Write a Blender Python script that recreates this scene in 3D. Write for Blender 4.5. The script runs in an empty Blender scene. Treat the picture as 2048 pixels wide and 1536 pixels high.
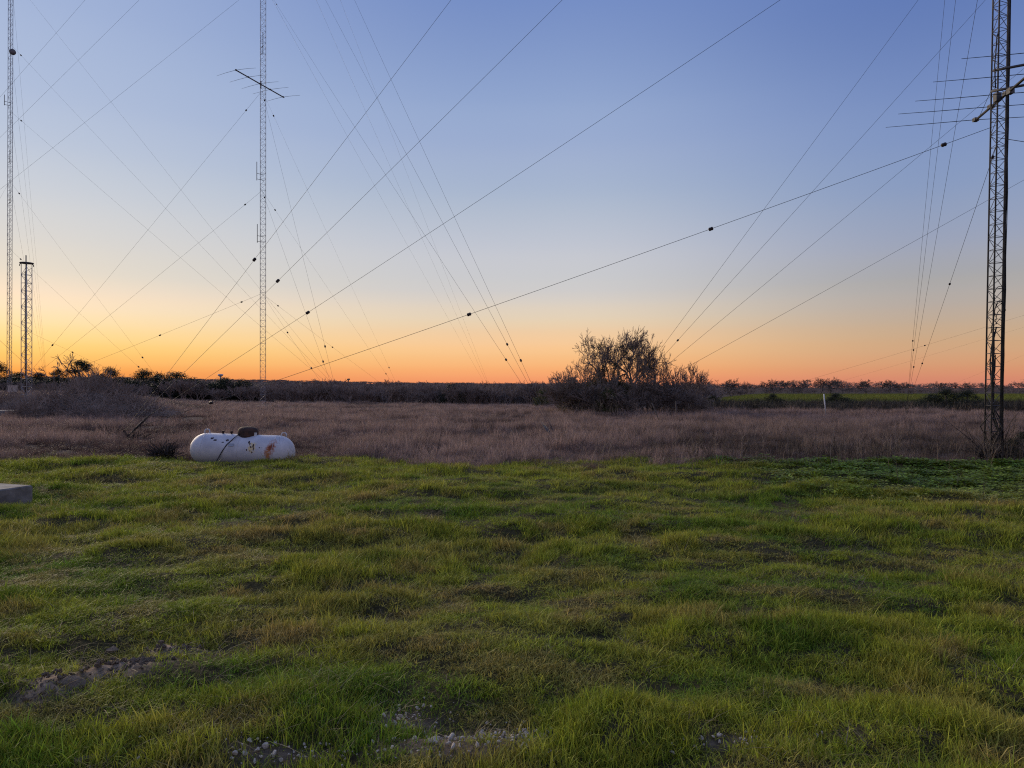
import bpy, math, random
import numpy as np
from mathutils import Vector, Matrix, Euler

# ------------------------------------------------------------------ camera, sky, light
SC = bpy.context.scene
COL = SC.collection
EYE = 1.6
FPX = 1420.0                       # focal length in pixels of the 2048 px wide photograph
cam_d = bpy.data.cameras.new('camera')
cam_d.sensor_width = 36.0
cam_d.lens = 36.0 * FPX / 2048.0
cam_d.clip_start = 0.05
cam_d.clip_end = 30000.0
cam = bpy.data.objects.new('camera', cam_d)
COL.objects.link(cam)
cam.location = (0, 0, EYE)
cam.rotation_euler = (math.radians(90.08), 0, 0)
SC.camera = cam

SC.view_settings.view_transform = 'Standard'
SC.view_settings.look = 'None'
SC.view_settings.exposure = 0.0
SC.view_settings.gamma = 1.0
SC.view_settings.use_curve_mapping = False
SC.render.film_transparent = False
SC.cycles.use_denoising = False      # fine grain instead of smeared blades
SC.cycles.filter_width = 1.15
SC.cycles.max_bounces = 5
SC.cycles.diffuse_bounces = 2
SC.cycles.glossy_bounces = 2
SC.cycles.transmission_bounces = 3
SC.cycles.caustics_reflective = False
SC.cycles.caustics_refractive = False

GLOW_AZ = math.radians(-40.0)      # where the sun went down, clockwise from the view axis


def s2l(c):
    c = c / 255.0
    return c / 12.92 if c <= 0.04045 else ((c + 0.055) / 1.055) ** 2.4


def lin(rgb):
    return (s2l(rgb[0]), s2l(rgb[1]), s2l(rgb[2]), 1.0)


world = bpy.data.worlds.new('World')
SC.world = world
world.use_nodes = True
wt = world.node_tree
wt.nodes.clear()


def wn(t, **kw):
    n = wt.nodes.new(t)
    for k, v in kw.items():
        setattr(n, k, v)
    return n


def wmath(op, a, b=None, clamp=False):
    n = wn('ShaderNodeMath', operation=op, use_clamp=clamp)
    for i, v in enumerate((a, b)):
        if v is None:
            continue
        if isinstance(v, (int, float)):
            n.inputs[i].default_value = v
        else:
            wt.links.new(v, n.inputs[i])
    return n.outputs[0]


tc = wn('ShaderNodeTexCoord')
sep = wn('ShaderNodeSeparateXYZ')
wt.links.new(tc.outputs['Generated'], sep.inputs[0])
wx, wy, wz = sep.outputs
elev = wmath('DIVIDE', wmath('ARCSINE', wmath('MAXIMUM', wmath('MINIMUM', wz, 1.0), 0.0)), math.pi / 2)
pos = wmath('SQRT', elev)
hlen = wmath('SQRT', wmath('ADD', wmath('MULTIPLY', wx, wx), wmath('ADD', wmath('MULTIPLY', wy, wy), 1e-6)))
dotg = wmath('DIVIDE', wmath('ADD', wmath('MULTIPLY', wx, math.sin(GLOW_AZ)), wmath('MULTIPLY', wy, math.cos(GLOW_AZ))), hlen)
diff = wmath('ARCCOSINE', wmath('MAXIMUM', wmath('MINIMUM', dotg, 1.0), -1.0))   # 0 at the afterglow, pi opposite


def ramp(stops):
    n = wn('ShaderNodeValToRGB')
    r = n.color_ramp
    r.interpolation = 'CARDINAL'
    while len(r.elements) > 1:
        r.elements.remove(r.elements[-1])
    first = True
    for e, c in stops:
        p = math.sqrt(max(e, 0) / 90.0)
        if first:
            el = r.elements[0]; el.position = p; first = False
        else:
            el = r.elements.new(p)
        el.color = lin(c)
    wt.links.new(pos, n.inputs[0])
    return n.outputs[0]


ZEN = (120, 148, 208)
RL = ramp([(0, (236, 134, 56)), (0.9, (247, 162, 76)), (1.4, (251, 184, 96)), (2.15, (252, 203, 112)), (2.9, (253, 216, 134)), (3.95, (253, 226, 166)), (5.0, (252, 230, 190)), (6.1, (248, 228, 200)),
           (7.5, (231, 222, 204)), (9.5, (219, 217, 210)), (12.3, (207, 212, 217)), (15.5, (192, 203, 220)), (18.6, (179, 194, 220)), (24.4, (165, 183, 218)), (40, (142, 165, 214)), (90, ZEN)])
RC = ramp([(0, (240, 145, 100)), (0.6, (248, 162, 110)), (1.4, (251, 180, 120)), (2.4, (250, 195, 138)), (3.2, (249, 202, 152)), (4.4, (239, 206, 168)), (5.2, (231, 210, 182)), (6.4, (221, 209, 195)), (7.4, (209, 205, 203)),
           (8.4, (203, 203, 206)), (10.8, (195, 199, 210)), (14.6, (173, 186, 208)), (18.3, (158, 175, 209)), (21.8, (145, 166, 207)), (28.4, (118, 143, 198)), (45, (112, 140, 202)), (90, ZEN)])
RR = ramp([(0, (212, 132, 110)), (0.54, (217, 142, 112)), (1.26, (217, 155, 117)), (2.15, (213, 165, 127)), (3.2, (206, 170, 136)), (4.3, (196, 172, 149)), (5.4, (186, 172, 161)), (6.5, (177, 171, 168)), (7.5, (169, 168, 171)),
           (9.6, (158, 165, 185)), (13, (141, 158, 192)), (16.3, (130, 151, 194)), (19.6, (119, 142, 192)), (25.7, (97, 123, 183)), (45, (100, 128, 192)), (90, ZEN)])
RA = ramp([(0, (150, 138, 160)), (4, (176, 156, 176)), (9, (196, 172, 188)), (15, (186, 176, 200)), (25, (164, 170, 208)), (45, (140, 158, 210)), (90, ZEN)])


def wmix(a, b, lo, hi):
    mr = wn('ShaderNodeMapRange')
    mr.interpolation_type = 'SMOOTHSTEP'
    wt.links.new(diff, mr.inputs['Value'])
    mr.inputs['From Min'].default_value = math.radians(lo)
    mr.inputs['From Max'].default_value = math.radians(hi)
    m = wn('ShaderNodeMix', data_type='RGBA')
    wt.links.new(mr.outputs[0], m.inputs['Factor'])
    wt.links.new(a, m.inputs['A'])
    wt.links.new(b, m.inputs['B'])
    return m.outputs['Result']


skyc = wmix(wmix(wmix(RL, RC, -2, 40), RR, 44, 72), RA, 75, 165)
bg = wn('ShaderNodeBackground')
bg.inputs['Strength'].default_value = 0.97
wt.links.new(skyc, bg.inputs['Color'])
nish = wn('ShaderNodeTexSky')
nish.sky_type = 'NISHITA'
nish.sun_disc = False
nish.sun_elevation = math.radians(0.5)
nish.sun_rotation = GLOW_AZ
nish.dust_density = 2.0
bgn = wn('ShaderNodeBackground')
bgn.inputs['Strength'].default_value = 0.012
wt.links.new(nish.outputs[0], bgn.inputs['Color'])
addn = wn('ShaderNodeAddShader')
wt.links.new(bg.outputs[0], addn.inputs[0])
wt.links.new(bgn.outputs[0], addn.inputs[1])
wo = wn('ShaderNodeOutputWorld')
wt.links.new(addn.outputs[0], wo.inputs['Surface'])

sun_d = bpy.data.lights.new('sun', 'SUN')
sun_d.energy = 2.6
sun_d.angle = math.radians(28)
sun_d.color = (1.0, 0.80, 0.56)
sun = bpy.data.objects.new('sun', sun_d)
COL.objects.link(sun)
_el = math.radians(17.0)
_dir = Vector((math.sin(GLOW_AZ) * math.cos(_el), math.cos(GLOW_AZ) * math.cos(_el), math.sin(_el)))
sun.rotation_euler = (-_dir).to_track_quat('-Z', 'Y').to_euler()

# ------------------------------------------------------------------ helpers
rng = np.random.default_rng(7)
random.seed(7)


def PX(px, d):
    """world x of a photograph column at depth d"""
    return (px - 1024.0) / FPX * d


def HZ(py, d):
    """world z of a photograph row at depth d"""
    return EYE + (770.0 - py) / FPX * d


def smooth(a, b, v):
    t = np.clip((np.asarray(v, float) - a) / (b - a), 0, 1)
    return t * t * (3 - 2 * t)


def _hash(ix, iy, seed):
    h = (ix.astype(np.int64) * 374761393 + iy.astype(np.int64) * 668265263 + seed * 974634777) & 0x7fffffff
    h = ((h ^ (h >> 13)) * 1274126177) & 0x7fffffff
    return ((h ^ (h >> 16)) & 0xffffff) / float(0xffffff)


def vnoise(x, y, seed=0):
    x = np.asarray(x, float); y = np.asarray(y, float)
    ix = np.floor(x); iy = np.floor(y)
    fx = x - ix; fy = y - iy
    ux = fx * fx * (3 - 2 * fx); uy = fy * fy * (3 - 2 * fy)
    a = _hash(ix, iy, seed); b = _hash(ix + 1, iy, seed)
    c = _hash(ix, iy + 1, seed); d = _hash(ix + 1, iy + 1, seed)
    return (a + (b - a) * ux) * (1 - uy) + (c + (d - c) * ux) * uy


def fbm(x, y, s, seed=0, oct=4):
    v = 0; amp = 0.5; t = 0
    f = 1.0 / s
    for o in range(oct):
        v = v + amp * vnoise(x * f + 17.3 * o, y * f - 9.1 * o, seed + o)
        t += amp; amp *= 0.5; f *= 2.03
    return v / t


def lawn_edge(x):
    x = np.asarray(x, float)
    return 14.95 + 0.9 * smooth(-3, -9, x) - 0.6 * np.exp(-((x - 1.0) / 3.0) ** 2) + 2.0 * (fbm(x, x * 0 + 3.0, 2.2, 91) - 0.5) + .7 * (vnoise(x * 1.9, x * 0 + 7.0, 92) - .5) - 1.1 * np.exp(-((x + 1.6) / 1.3) ** 2)


def field_far(a):
    return 63.0 - 20.0 * smooth(0.06, 0.27, a)


DIRT = [(-2.14, 3.86, .20, .19), (-2.33, 3.60, .13, .12), (-1.98, 4.22, .24, .07), (-2.05, 3.98, .12, .10)]
GRAVEL = [(-.52, 3.36, .14, .10), (-.22, 3.20, .22, .13), (.06, 3.25, .12, .06), (-1.05, 3.02, .22, .06), (-.28, 3.02, .30, .10), (1.05, 3.12, .25, .05)]


def blobs(x, y, lst):
    m = np.zeros(np.shape(x))
    for bx, by, rx, ry in lst:
        q = ((x - bx) / rx) ** 2 + ((y - by) / ry) ** 2
        m = np.maximum(m, np.exp(-q * 1.1))
    return np.clip(m * 1.25 + 0.55 * (vnoise(x * 9, y * 9, 5) - 0.5) * (m > .08), 0, 1)


def zfun(x, y):
    x = np.asarray(x, float); y = np.asarray(y, float)
    r = np.sqrt(x * x + y * y)
    yy = np.maximum(y, 0.3 * np.abs(x) + 0.01)
    a = np.clip(x / yy, -1.4, 1.4)
    e = lawn_edge(x)
    lawn = 1 - smooth(-0.8, 0.8, y - e)
    z = lawn * (0.24 * (fbm(x, y * 1.7, 1.5, 11, 3) - 0.5) + 0.15 * (fbm(x, y * 1.5, 0.62, 15, 2) - 0.5) + 0.10 * (fbm(x, y, 5.0, 21, 2) - 0.5))
    fieldm = (1 - lawn) * (1 - smooth(55, 75, r))
    z = z + fieldm * (0.34 * (fbm(x * .55, y, 2.6, 31, 3) - 0.5) + .14 * (fbm(x * .6, y, 1.0, 35, 2) - .5))
    z = z + lawn * 0.045 * blobs(x, y, DIRT) * (2.2 * vnoise(x * 22, y * 22, 8) * vnoise(x * 9, y * 9, 9) + .3)
    # the field climbs gently to the west
    z = z + 0.95 * smooth(-0.36, -0.68, a) * smooth(28, 60, y) - 0.22 * smooth(-0.3, 0.0, a) * smooth(30, 60, y)
    # ground falls away behind the field into the wooded creek
    drop = smooth(66, 95, y) * (1 - smooth(0.22, 0.36, a))
    z = z - 1.6 * drop - 0.5 * smooth(40, 60, y) * (smooth(0.2, 0.34, a)) * (1 - smooth(72, 84, y))
    # far rise towards the horizon
    far = smooth(320, 1300, r)
    top = -3.2 + (13.5 - 8.5 * smooth(-0.55, 0.0, a) - 6.0 * smooth(0.1, 0.35, a)) / FPX * 1300
    z = z + far * (top + 1.6 * drop + 2.2 * (fbm(x, y, 90, 51, 3) - 0.5)) - smooth(1500, 6000, r) * 40
    return z


def z1(x, y):
    return float(zfun(np.array([x]), np.array([y]))[0])


# ------------------------------------------------------------------ materials
def new_mat(name):
    m = bpy.data.materials.new(name)
    m.use_nodes = True
    nt = m.node_tree
    nt.nodes.clear()
    return m, nt


def simple(name, c, c2=None, rough=0.8, metal=0.0, scale=8.0, bump=0.0, detail=5.0, spec=0.3):
    m, nt = new_mat(name)
    b = nt.nodes.new('ShaderNodeBsdfPrincipled')
    o = nt.nodes.new('ShaderNodeOutputMaterial')
    nt.links.new(b.outputs[0], o.inputs[0])
    b.inputs['Roughness'].default_value = rough
    b.inputs['Metallic'].default_value = metal
    b.inputs['Specular IOR Level'].default_value = spec
    t = nt.nodes.new('ShaderNodeTexCoord')
    n = nt.nodes.new('ShaderNodeTexNoise')
    n.inputs['Scale'].default_value = scale
    n.inputs['Detail'].default_value = detail
    nt.links.new(t.outputs['Object'], n.inputs['Vector'])
    r = nt.nodes.new('ShaderNodeValToRGB')
    r.color_ramp.elements[0].position = 0.35
    r.color_ramp.elements[1].position = 0.68
    r.color_ramp.elements[0].color = (*c, 1)
    r.color_ramp.elements[1].color = (*(c2 or tuple(v * 1.25 for v in c)), 1)
    nt.links.new(n.outputs['Fac'], r.inputs[0])
    nt.links.new(r.outputs[0], b.inputs['Base Color'])
    if bump:
        bp = nt.nodes.new('ShaderNodeBump')
        bp.inputs['Strength'].default_value = bump
        bp.inputs['Distance'].default_value = 0.02
        nt.links.new(n.outputs['Fac'], bp.inputs['Height'])
        nt.links.new(bp.outputs[0], b.inputs['Normal'])
    return m


def blade_mat(name, trans=0.35, use_inst=True, base=(0.1, 0.1, 0.03), tipc=None, tipf=0.35, rnd=0.35):
    """thin plant matter: pigment from the tuft, drier towards the tip, light passing through"""
    m, nt = new_mat(name)
    L = nt.links
    if use_inst:
        at = nt.nodes.new('ShaderNodeAttribute')
        at.attribute_type = 'INSTANCER'
        at.attribute_name = 'tcol'
        col = at.outputs['Color']
    else:
        rg = nt.nodes.new('ShaderNodeRGB')
        rg.outputs[0].default_value = (*base, 1)
        col = rg.outputs[0]
    bt = nt.nodes.new('ShaderNodeAttribute')
    bt.attribute_name = 'blade'          # r: random of the blade, g: height along it
    sp = nt.nodes.new('ShaderNodeSeparateColor')
    L.new(bt.outputs['Color'], sp.inputs[0])
    mr = nt.nodes.new('ShaderNodeMapRange')
    mr.inputs['To Min'].default_value = 1 - rnd
    mr.inputs['To Max'].default_value = 1 + rnd
    L.new(sp.outputs[0], mr.inputs['Value'])
    vm = nt.nodes.new('ShaderNodeVectorMath'); vm.operation = 'SCALE'
    L.new(col, vm.inputs[0]); L.new(mr.outputs[0], vm.inputs['Scale'])
    out = vm.outputs[0]
    if tipc:
        mx = nt.nodes.new('ShaderNodeMix'); mx.data_type = 'RGBA'
        ml = nt.nodes.new('ShaderNodeMath'); ml.operation = 'MULTIPLY'
        pw = nt.nodes.new('ShaderNodeMath'); pw.operation = 'POWER'; pw.inputs[1].default_value = 2.0
        L.new(sp.outputs[1], pw.inputs[0])
        ml.inputs[1].default_value = tipf
        L.new(pw.outputs[0], ml.inputs[0])
        L.new(ml.outputs[0], mx.inputs['Factor'])
        L.new(out, mx.inputs['A'])
        mx.inputs['B'].default_value = (*tipc, 1)
        out = mx.outputs['Result']
    d = nt.nodes.new('ShaderNodeBsdfPrincipled')
    d.inputs['Roughness'].default_value = 0.55
    d.inputs['Specular IOR Level'].default_value = 0.12
    t = nt.nodes.new('ShaderNodeBsdfTranslucent')
    L.new(out, d.inputs['Base Color']); L.new(out, t.inputs['Color'])
    ms = nt.nodes.new('ShaderNodeMixShader'); ms.inputs[0].default_value = trans
    L.new(d.outputs[0], ms.inputs[1]); L.new(t.outputs[0], ms.inputs[2])
    o = nt.nodes.new('ShaderNodeOutputMaterial')
    L.new(ms.outputs[0], o.inputs[0])
    return m


M = {}
M['steel'] = simple('galvanised_steel', (0.24, 0.25, 0.27), (0.40, 0.41, 0.43), 0.6, 0.15, 6)
M['steel_dark'] = simple('weathered_steel', (0.055, 0.054, 0.057), (0.13, 0.125, 0.122), 0.65, 0.1, 5)
M['alu'] = simple('dull_aluminium', (0.26, 0.26, 0.27), (0.40, 0.40, 0.41), 0.45, 0.6, 4)
M['wire'] = simple('guy_strand', (0.028, 0.028, 0.03), (0.06, 0.06, 0.064), 0.6, 0.3, 2)
M['porcelain'] = simple('brown_porcelain', (0.022, 0.016, 0.014), (0.05, 0.035, 0.028), 0.45, 0, 20)
M['cable'] = simple('black_coax', (0.010, 0.010, 0.011), (0.022, 0.022, 0.022), 0.6, 0, 12)
M['concrete'] = simple('concrete', (0.115, 0.11, 0.10), (0.27, 0.26, 0.245), 0.9, 0, 5, 0.8, 10)
M['pvc'] = simple('white_pipe', (0.50, 0.50, 0.48), (0.64, 0.64, 0.62), 0.5, 0, 5)
M['wood_post'] = simple('grey_post', (0.07, 0.06, 0.05), (0.13, 0.11, 0.09), 0.9, 0, 14)
M['pale_post'] = simple('pale_wood', (0.28, 0.23, 0.15), (0.38, 0.31, 0.2), 0.9, 0, 14)
M['bark'] = simple('bark', (0.055, 0.046, 0.040), (0.13, 0.112, 0.10), 0.95, 0, 3)
M['bark_pale'] = simple('pale_bark', (0.10, 0.09, 0.08), (0.23, 0.21, 0.19), 0.95, 0, 2.5)
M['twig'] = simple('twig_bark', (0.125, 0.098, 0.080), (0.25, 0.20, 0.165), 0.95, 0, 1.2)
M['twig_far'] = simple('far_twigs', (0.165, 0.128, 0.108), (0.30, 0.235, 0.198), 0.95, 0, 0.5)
M['cane'] = simple('bramble_cane', (0.16, 0.122, 0.100), (0.34, 0.27, 0.22), 0.95, 0, 1.0)
M['deadwood'] = simple('dead_root', (0.020, 0.016, 0.014), (0.055, 0.045, 0.038), 0.95, 0, 6)
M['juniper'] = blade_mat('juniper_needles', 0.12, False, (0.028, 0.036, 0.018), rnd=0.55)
M['juniper_olive'] = blade_mat('olive_needles', 0.12, False, (0.080, 0.085, 0.030), rnd=0.6)  # paler olive needle colour for the bushy evergreens
M['dryleaf'] = blade_mat('dry_leaves', 0.2, False, (0.085, 0.070, 0.030), rnd=0.6)
M['mistletoe'] = blade_mat('mistletoe_leaves', 0.15, False, (0.030, 0.036, 0.014), rnd=0.5)
M['grass'] = blade_mat('grass_blades', 0.28, True, tipc=(0.44, 0.345, 0.065), tipf=0.40, rnd=0.72)
M['straw'] = blade_mat('dry_grass', 0.35, True, tipc=(0.37, 0.26, 0.20), tipf=0.40, rnd=0.40)
M['weed'] = blade_mat('weed_stalk', 0.1, True, rnd=0.4)
M['rust_cap'] = simple('rusty_brown_paint', (0.028, 0.017, 0.013), (0.075, 0.036, 0.022), 0.75, 0, 14, 0.3)
M['brass'] = simple('dull_brass', (0.05, 0.04, 0.028), (0.11, 0.09, 0.05), 0.5, 0.6, 20)
M['hose'] = simple('black_hose', (0.010, 0.011, 0.016), (0.018, 0.02, 0.026), 0.5, 0, 10)
M['cabinet'] = simple('beige_cabinet', (0.42, 0.36, 0.30), (0.52, 0.45, 0.38), 0.7, 0, 3)
M['stone'] = simple('limestone', (0.36, 0.30, 0.235), (0.70, 0.62, 0.50), 0.85, 0, 18, 0.4)
M['clod'] = simple('grey_clay', (0.20, 0.150, 0.105), (0.35, 0.27, 0.195), 0.95, 0, 30, 0.9)
M['white_tank'] = simple('pale_water_tank', (0.40, 0.40, 0.42), (0.50, 0.50, 0.52), 0.6, 0, 1)
M['dish'] = simple('grey_dish', (0.10, 0.095, 0.095), (0.16, 0.15, 0.15), 0.7, 0, 3)


def ground_mat():
    m, nt = new_mat('ground_cover')
    L = nt.links
    at = nt.nodes.new('ShaderNodeAttribute'); at.attribute_name = 'zone'
    tcx = nt.nodes.new('ShaderNodeTexCoord')
    n = nt.nodes.new('ShaderNodeTexNoise'); n.inputs['Scale'].default_value = 24; n.inputs['Detail'].default_value = 8
    n2 = nt.nodes.new('ShaderNodeTexNoise'); n2.inputs['Scale'].default_value = 0.12; n2.inputs['Detail'].default_value = 6
    for k in (n, n2):
        L.new(tcx.outputs['Object'], k.inputs['Vector'])
    mr = nt.nodes.new('ShaderNodeMapRange'); mr.inputs['From Min'].default_value = .3; mr.inputs['From Max'].default_value = .7
    mr.inputs['To Min'].default_value = .6; mr.inputs['To Max'].default_value = 1.4
    L.new(n.outputs['Fac'], mr.inputs['Value'])
    mr2 = nt.nodes.new('ShaderNodeMapRange'); mr2.inputs['From Min'].default_value = .35; mr2.inputs['From Max'].default_value = .65
    mr2.inputs['To Min'].default_value = .75; mr2.inputs['To Max'].default_value = 1.25
    L.new(n2.outputs['Fac'], mr2.inputs['Value'])
    mu = nt.nodes.new('ShaderNodeMath'); mu.operation = 'MULTIPLY'
    L.new(mr.outputs[0], mu.inputs[0]); L.new(mr2.outputs[0], mu.inputs[1])
    vm = nt.nodes.new('ShaderNodeVectorMath'); vm.operation = 'SCALE'
    L.new(at.outputs['Color'], vm.inputs[0]); L.new(mu.outputs[0], vm.inputs['Scale'])
    b = nt.nodes.new('ShaderNodeBsdfPrincipled'); b.inputs['Roughness'].default_value = .95
    b.inputs['Specular IOR Level'].default_value = .1
    L.new(vm.outputs[0], b.inputs['Base Color'])
    bp = nt.nodes.new('ShaderNodeBump'); bp.inputs['Strength'].default_value = .8; bp.inputs['Distance'].default_value = .03
    L.new(n.outputs['Fac'], bp.inputs['Height']); L.new(bp.outputs[0], b.inputs['Normal'])
    o = nt.nodes.new('ShaderNodeOutputMaterial'); L.new(b.outputs[0], o.inputs[0])
    return m


M['ground'] = ground_mat()


def tank_mat():
    """chalky white paint; rust patches where the paint has come off (object coordinates, metres)"""
    m, nt = new_mat('chalky_white_paint_with_rust')
    L = nt.links
    tcx = nt.nodes.new('ShaderNodeTexCoord')
    n = nt.nodes.new('ShaderNodeTexNoise'); n.inputs['Scale'].default_value = 5; n.inputs['Detail'].default_value = 8
    nf = nt.nodes.new('ShaderNodeTexNoise'); nf.inputs['Scale'].default_value = 26; nf.inputs['Detail'].default_value = 5
    L.new(tcx.outputs['Object'], n.inputs['Vector']); L.new(tcx.outputs['Object'], nf.inputs['Vector'])
    r = nt.nodes.new('ShaderNodeValToRGB')
    r.color_ramp.elements[0].position = .3; r.color_ramp.elements[0].color = (.43, .43, .45, 1)
    r.color_ramp.elements[1].position = .65; r.color_ramp.elements[1].color = (.56, .56, .58, 1)
    L.new(n.outputs['Fac'], r.inputs[0])
    sx = nt.nodes.new('ShaderNodeSeparateXYZ'); L.new(tcx.outputs['Object'], sx.inputs[0])

    def mth(op, a, b=None, clamp=False):
        k = nt.nodes.new('ShaderNodeMath'); k.operation = op; k.use_clamp = clamp
        for i, v in enumerate((a, b)):
            if v is None: continue
            if isinstance(v, (int, float)): k.inputs[i].default_value = v
            else: L.new(v, k.inputs[i])
        return k.outputs[0]
    front = mth('LESS_THAN', sx.outputs[1], 0.0)

    def spot(cx, cz, rx, rz, hard, namp, shear=0.0):
        xx = mth('SUBTRACT', sx.outputs[0], cx); zz = mth('SUBTRACT', sx.outputs[2], cz)
        xx = mth('SUBTRACT', xx, mth('MULTIPLY', zz, shear))
        q = mth('ADD', mth('POWER', mth('ABSOLUTE', mth('DIVIDE', xx, rx)), 2.0), mth('POWER', mth('ABSOLUTE', mth('DIVIDE', zz, rz)), 2.0))
        v = mth('SUBTRACT', mth('ADD', 1.0, mth('MULTIPLY', mth('SUBTRACT', nf.outputs['Fac'], .5), namp)), q)
        return mth('MULTIPLY', mth('MULTIPLY', v, hard, True), front)
    cur = r.outputs[0]

    def over(mask, c):
        nonlocal cur
        mx = nt.nodes.new('ShaderNodeMix'); mx.data_type = 'RGBA'
        L.new(mask, mx.inputs['Factor']); L.new(cur, mx.inputs['A']); mx.inputs['B'].default_value = (*c, 1)
        cur = mx.outputs['Result']
    # chalk dirt creeping up from the grass
    over(mth('MULTIPLY', mth('MULTIPLY', mth('SUBTRACT', mth('MULTIPLY', n.outputs['Fac'], .5), mth('ADD', sx.outputs[2], .30)), 3.0, True), .6), (.25, .25, .24))
    over(spot(.70, .07, .115, .20, 1.0, 2.6, .30), (.34, .105, .030))     # the long orange stain
    over(spot(.66, -.05, .055, .14, .8, 2.4, .1), (.40, .17, .055))
    over(spot(.72, .12, .05, .07, 1.6, 3.0, .1), (.20, .045, .014))
    over(spot(.32, .10, .09, .13, 1.3, 4.0), (.62, .50, .28))            # yellowed primer round the middle patch
    for a in ((-.55, .25, .045, .022), (-.47, .215, .05, .016), (-.22, .22, .045, .025), (-.30, .18, .03, .012), (.24, .20, .025, .028), (.30, .11, .022, .02),
              (.345, .13, .018, .05), (.36, .07, .014, .05), (.22, .05, .018, .025), (.29, .03, .014, .016), (.335, .0, .016, .026), (.48, .10, .02, .013), (.53, .10, .012, .01),
              (.27, .16, .014, .03)):
        over(spot(a[0], a[1], a[2] * .85, a[3] * .9, 3.0, 3.2), (.035, .018, .014))
    b = nt.nodes.new('ShaderNodeBsdfPrincipled'); b.inputs['Roughness'].default_value = .5
    b.inputs['Specular IOR Level'].default_value = .3
    L.new(cur, b.inputs['Base Color'])
    bp = nt.nodes.new('ShaderNodeBump'); bp.inputs['Strength'].default_value = .12; bp.inputs['Distance'].default_value = .01
    L.new(n.outputs['Fac'], bp.inputs['Height']); L.new(bp.outputs[0], b.inputs['Normal'])
    o = nt.nodes.new('ShaderNodeOutputMaterial'); L.new(b.outputs[0], o.inputs[0])
    return m


M['tank'] = tank_mat()


# ------------------------------------------------------------------ mesh building
class MB:
    def __init__(self):
        self.v = []; self.f = []; self.n = 0; self.c = []   # c: per-vertex blade colour (rand, height)

    def add(self, verts, faces, col=None):
        verts = np.asarray(verts, float)
        self.v.append(verts)
        n = self.n
        for f in faces:
            self.f.append(tuple(i + n for i in f))
        if col is not None:
            self.c.append(np.asarray(col, float))
        self.n += len(verts)
        return self

    def tube(self, pts, rad, sides=5, cap=True):
        pts = np.asarray(pts, float)
        k = len(pts)
        rad = np.full(k, rad) if np.isscalar(rad) else np.asarray(rad, float)
        tang = np.empty_like(pts)
        tang[1:-1] = pts[2:] - pts[:-2]; tang[0] = pts[1] - pts[0]; tang[-1] = pts[-1] - pts[-2]
        tang /= (np.linalg.norm(tang, axis=1)[:, None] + 1e-9)
        ref = np.array([0., 0., 1.]) if abs(tang[0][2]) < 0.9 else np.array([1., 0., 0.])
        u = np.cross(tang, ref); u /= (np.linalg.norm(u, axis=1)[:, None] + 1e-9)
        w = np.cross(tang, u)
        ang = np.arange(sides) * 2 * math.pi / sides
        ring = pts[:, None, :] + rad[:, None, None] * (np.cos(ang)[None, :, None] * u[:, None, :] + np.sin(ang)[None, :, None] * w[:, None, :])
        fs = []
        for i in range(k - 1):
            for j in range(sides):
                a = i * sides + j; b = i * sides + (j + 1) % sides
                fs.append((a, b, b + sides, a + sides))
        if cap:
            fs.append(tuple(range(sides - 1, -1, -1)))
            fs.append(tuple(range((k - 1) * sides, k * sides)))
        return self.add(ring.reshape(-1, 3), fs)

    def box(self, lo, hi, mat=None):
        x0, y0, z0 = lo; x1, y1, z1_ = hi
        v = np.array([(x0, y0, z0), (x1, y0, z0), (x1, y1, z0), (x0, y1, z0), (x0, y0, z1_), (x1, y0, z1_), (x1, y1, z1_), (x0, y1, z1_)], float)
        if mat is not None:
            v = np.array([tuple(mat @ Vector(p)) for p in v])
        return self.add(v, [(0, 3, 2, 1), (4, 5, 6, 7), (0, 1, 5, 4), (1, 2, 6, 5), (2, 3, 7, 6), (3, 0, 4, 7)])

    def lathe(self, prof, sides=24, axis='Z', center=(0, 0, 0)):
        prof = np.asarray(prof, float)
        k = len(prof)
        ang = np.arange(sides) * 2 * math.pi / sides
        r = prof[:, 0][:, None]; h = np.repeat(prof[:, 1][:, None], sides, 1)
        a = r * np.cos(ang); b = r * np.sin(ang)
        if axis == 'Z':
            v = np.stack([a, b, h], -1)
        elif axis == 'X':
            v = np.stack([h, a, b], -1)
        else:
            v = np.stack([b, h, a], -1)
        fs = []
        for i in range(k - 1):
            for j in range(sides):
                p = i * sides + j; q = i * sides + (j + 1) % sides
                fs.append((p, q, q + sides, p + sides))
        fs.append(tuple(range(sides - 1, -1, -1)))
        fs.append(tuple(range((k - 1) * sides, k * sides)))
        return self.add(v.reshape(-1, 3) + np.asarray(center, float), fs)

    def mesh(self, name, mat, smoothed=False):
        me = bpy.data.meshes.new(name)
        v = np.concatenate(self.v) if self.v else np.zeros((0, 3))
        me.from_pydata(v.tolist(), [], self.f)
        if self.c:
            c = np.concatenate(self.c)
            at = me.attributes.new('blade', 'FLOAT_COLOR', 'POINT')
            at.data.foreach_set('color', np.column_stack([c, np.zeros(len(c)), np.ones(len(c))]).astype(np.float32).ravel())
        if mat is not None:
            me.materials.append(mat)
        if smoothed:
            me.polygons.foreach_set('use_smooth', [True] * len(me.polygons))
        me.update()
        return me

    def build(self, name, mat, parent=None, smoothed=False, loc=None):
        return obj(name, self.mesh(name, mat, smoothed), parent, loc)


def obj(name, me, parent=None, loc=None, coll=None):
    o = bpy.data.objects.new(name, me)
    (coll or COL).objects.link(o)
    if parent is not None:
        o.parent = parent
    if loc is not None:
        o.location = loc
    return o


def tag(o, label=None, cat=None, group=None, kind=None):
    if label: o['label'] = label
    if cat: o['category'] = cat
    if group: o['group'] = group
    if kind: o['kind'] = kind
    return o


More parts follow.
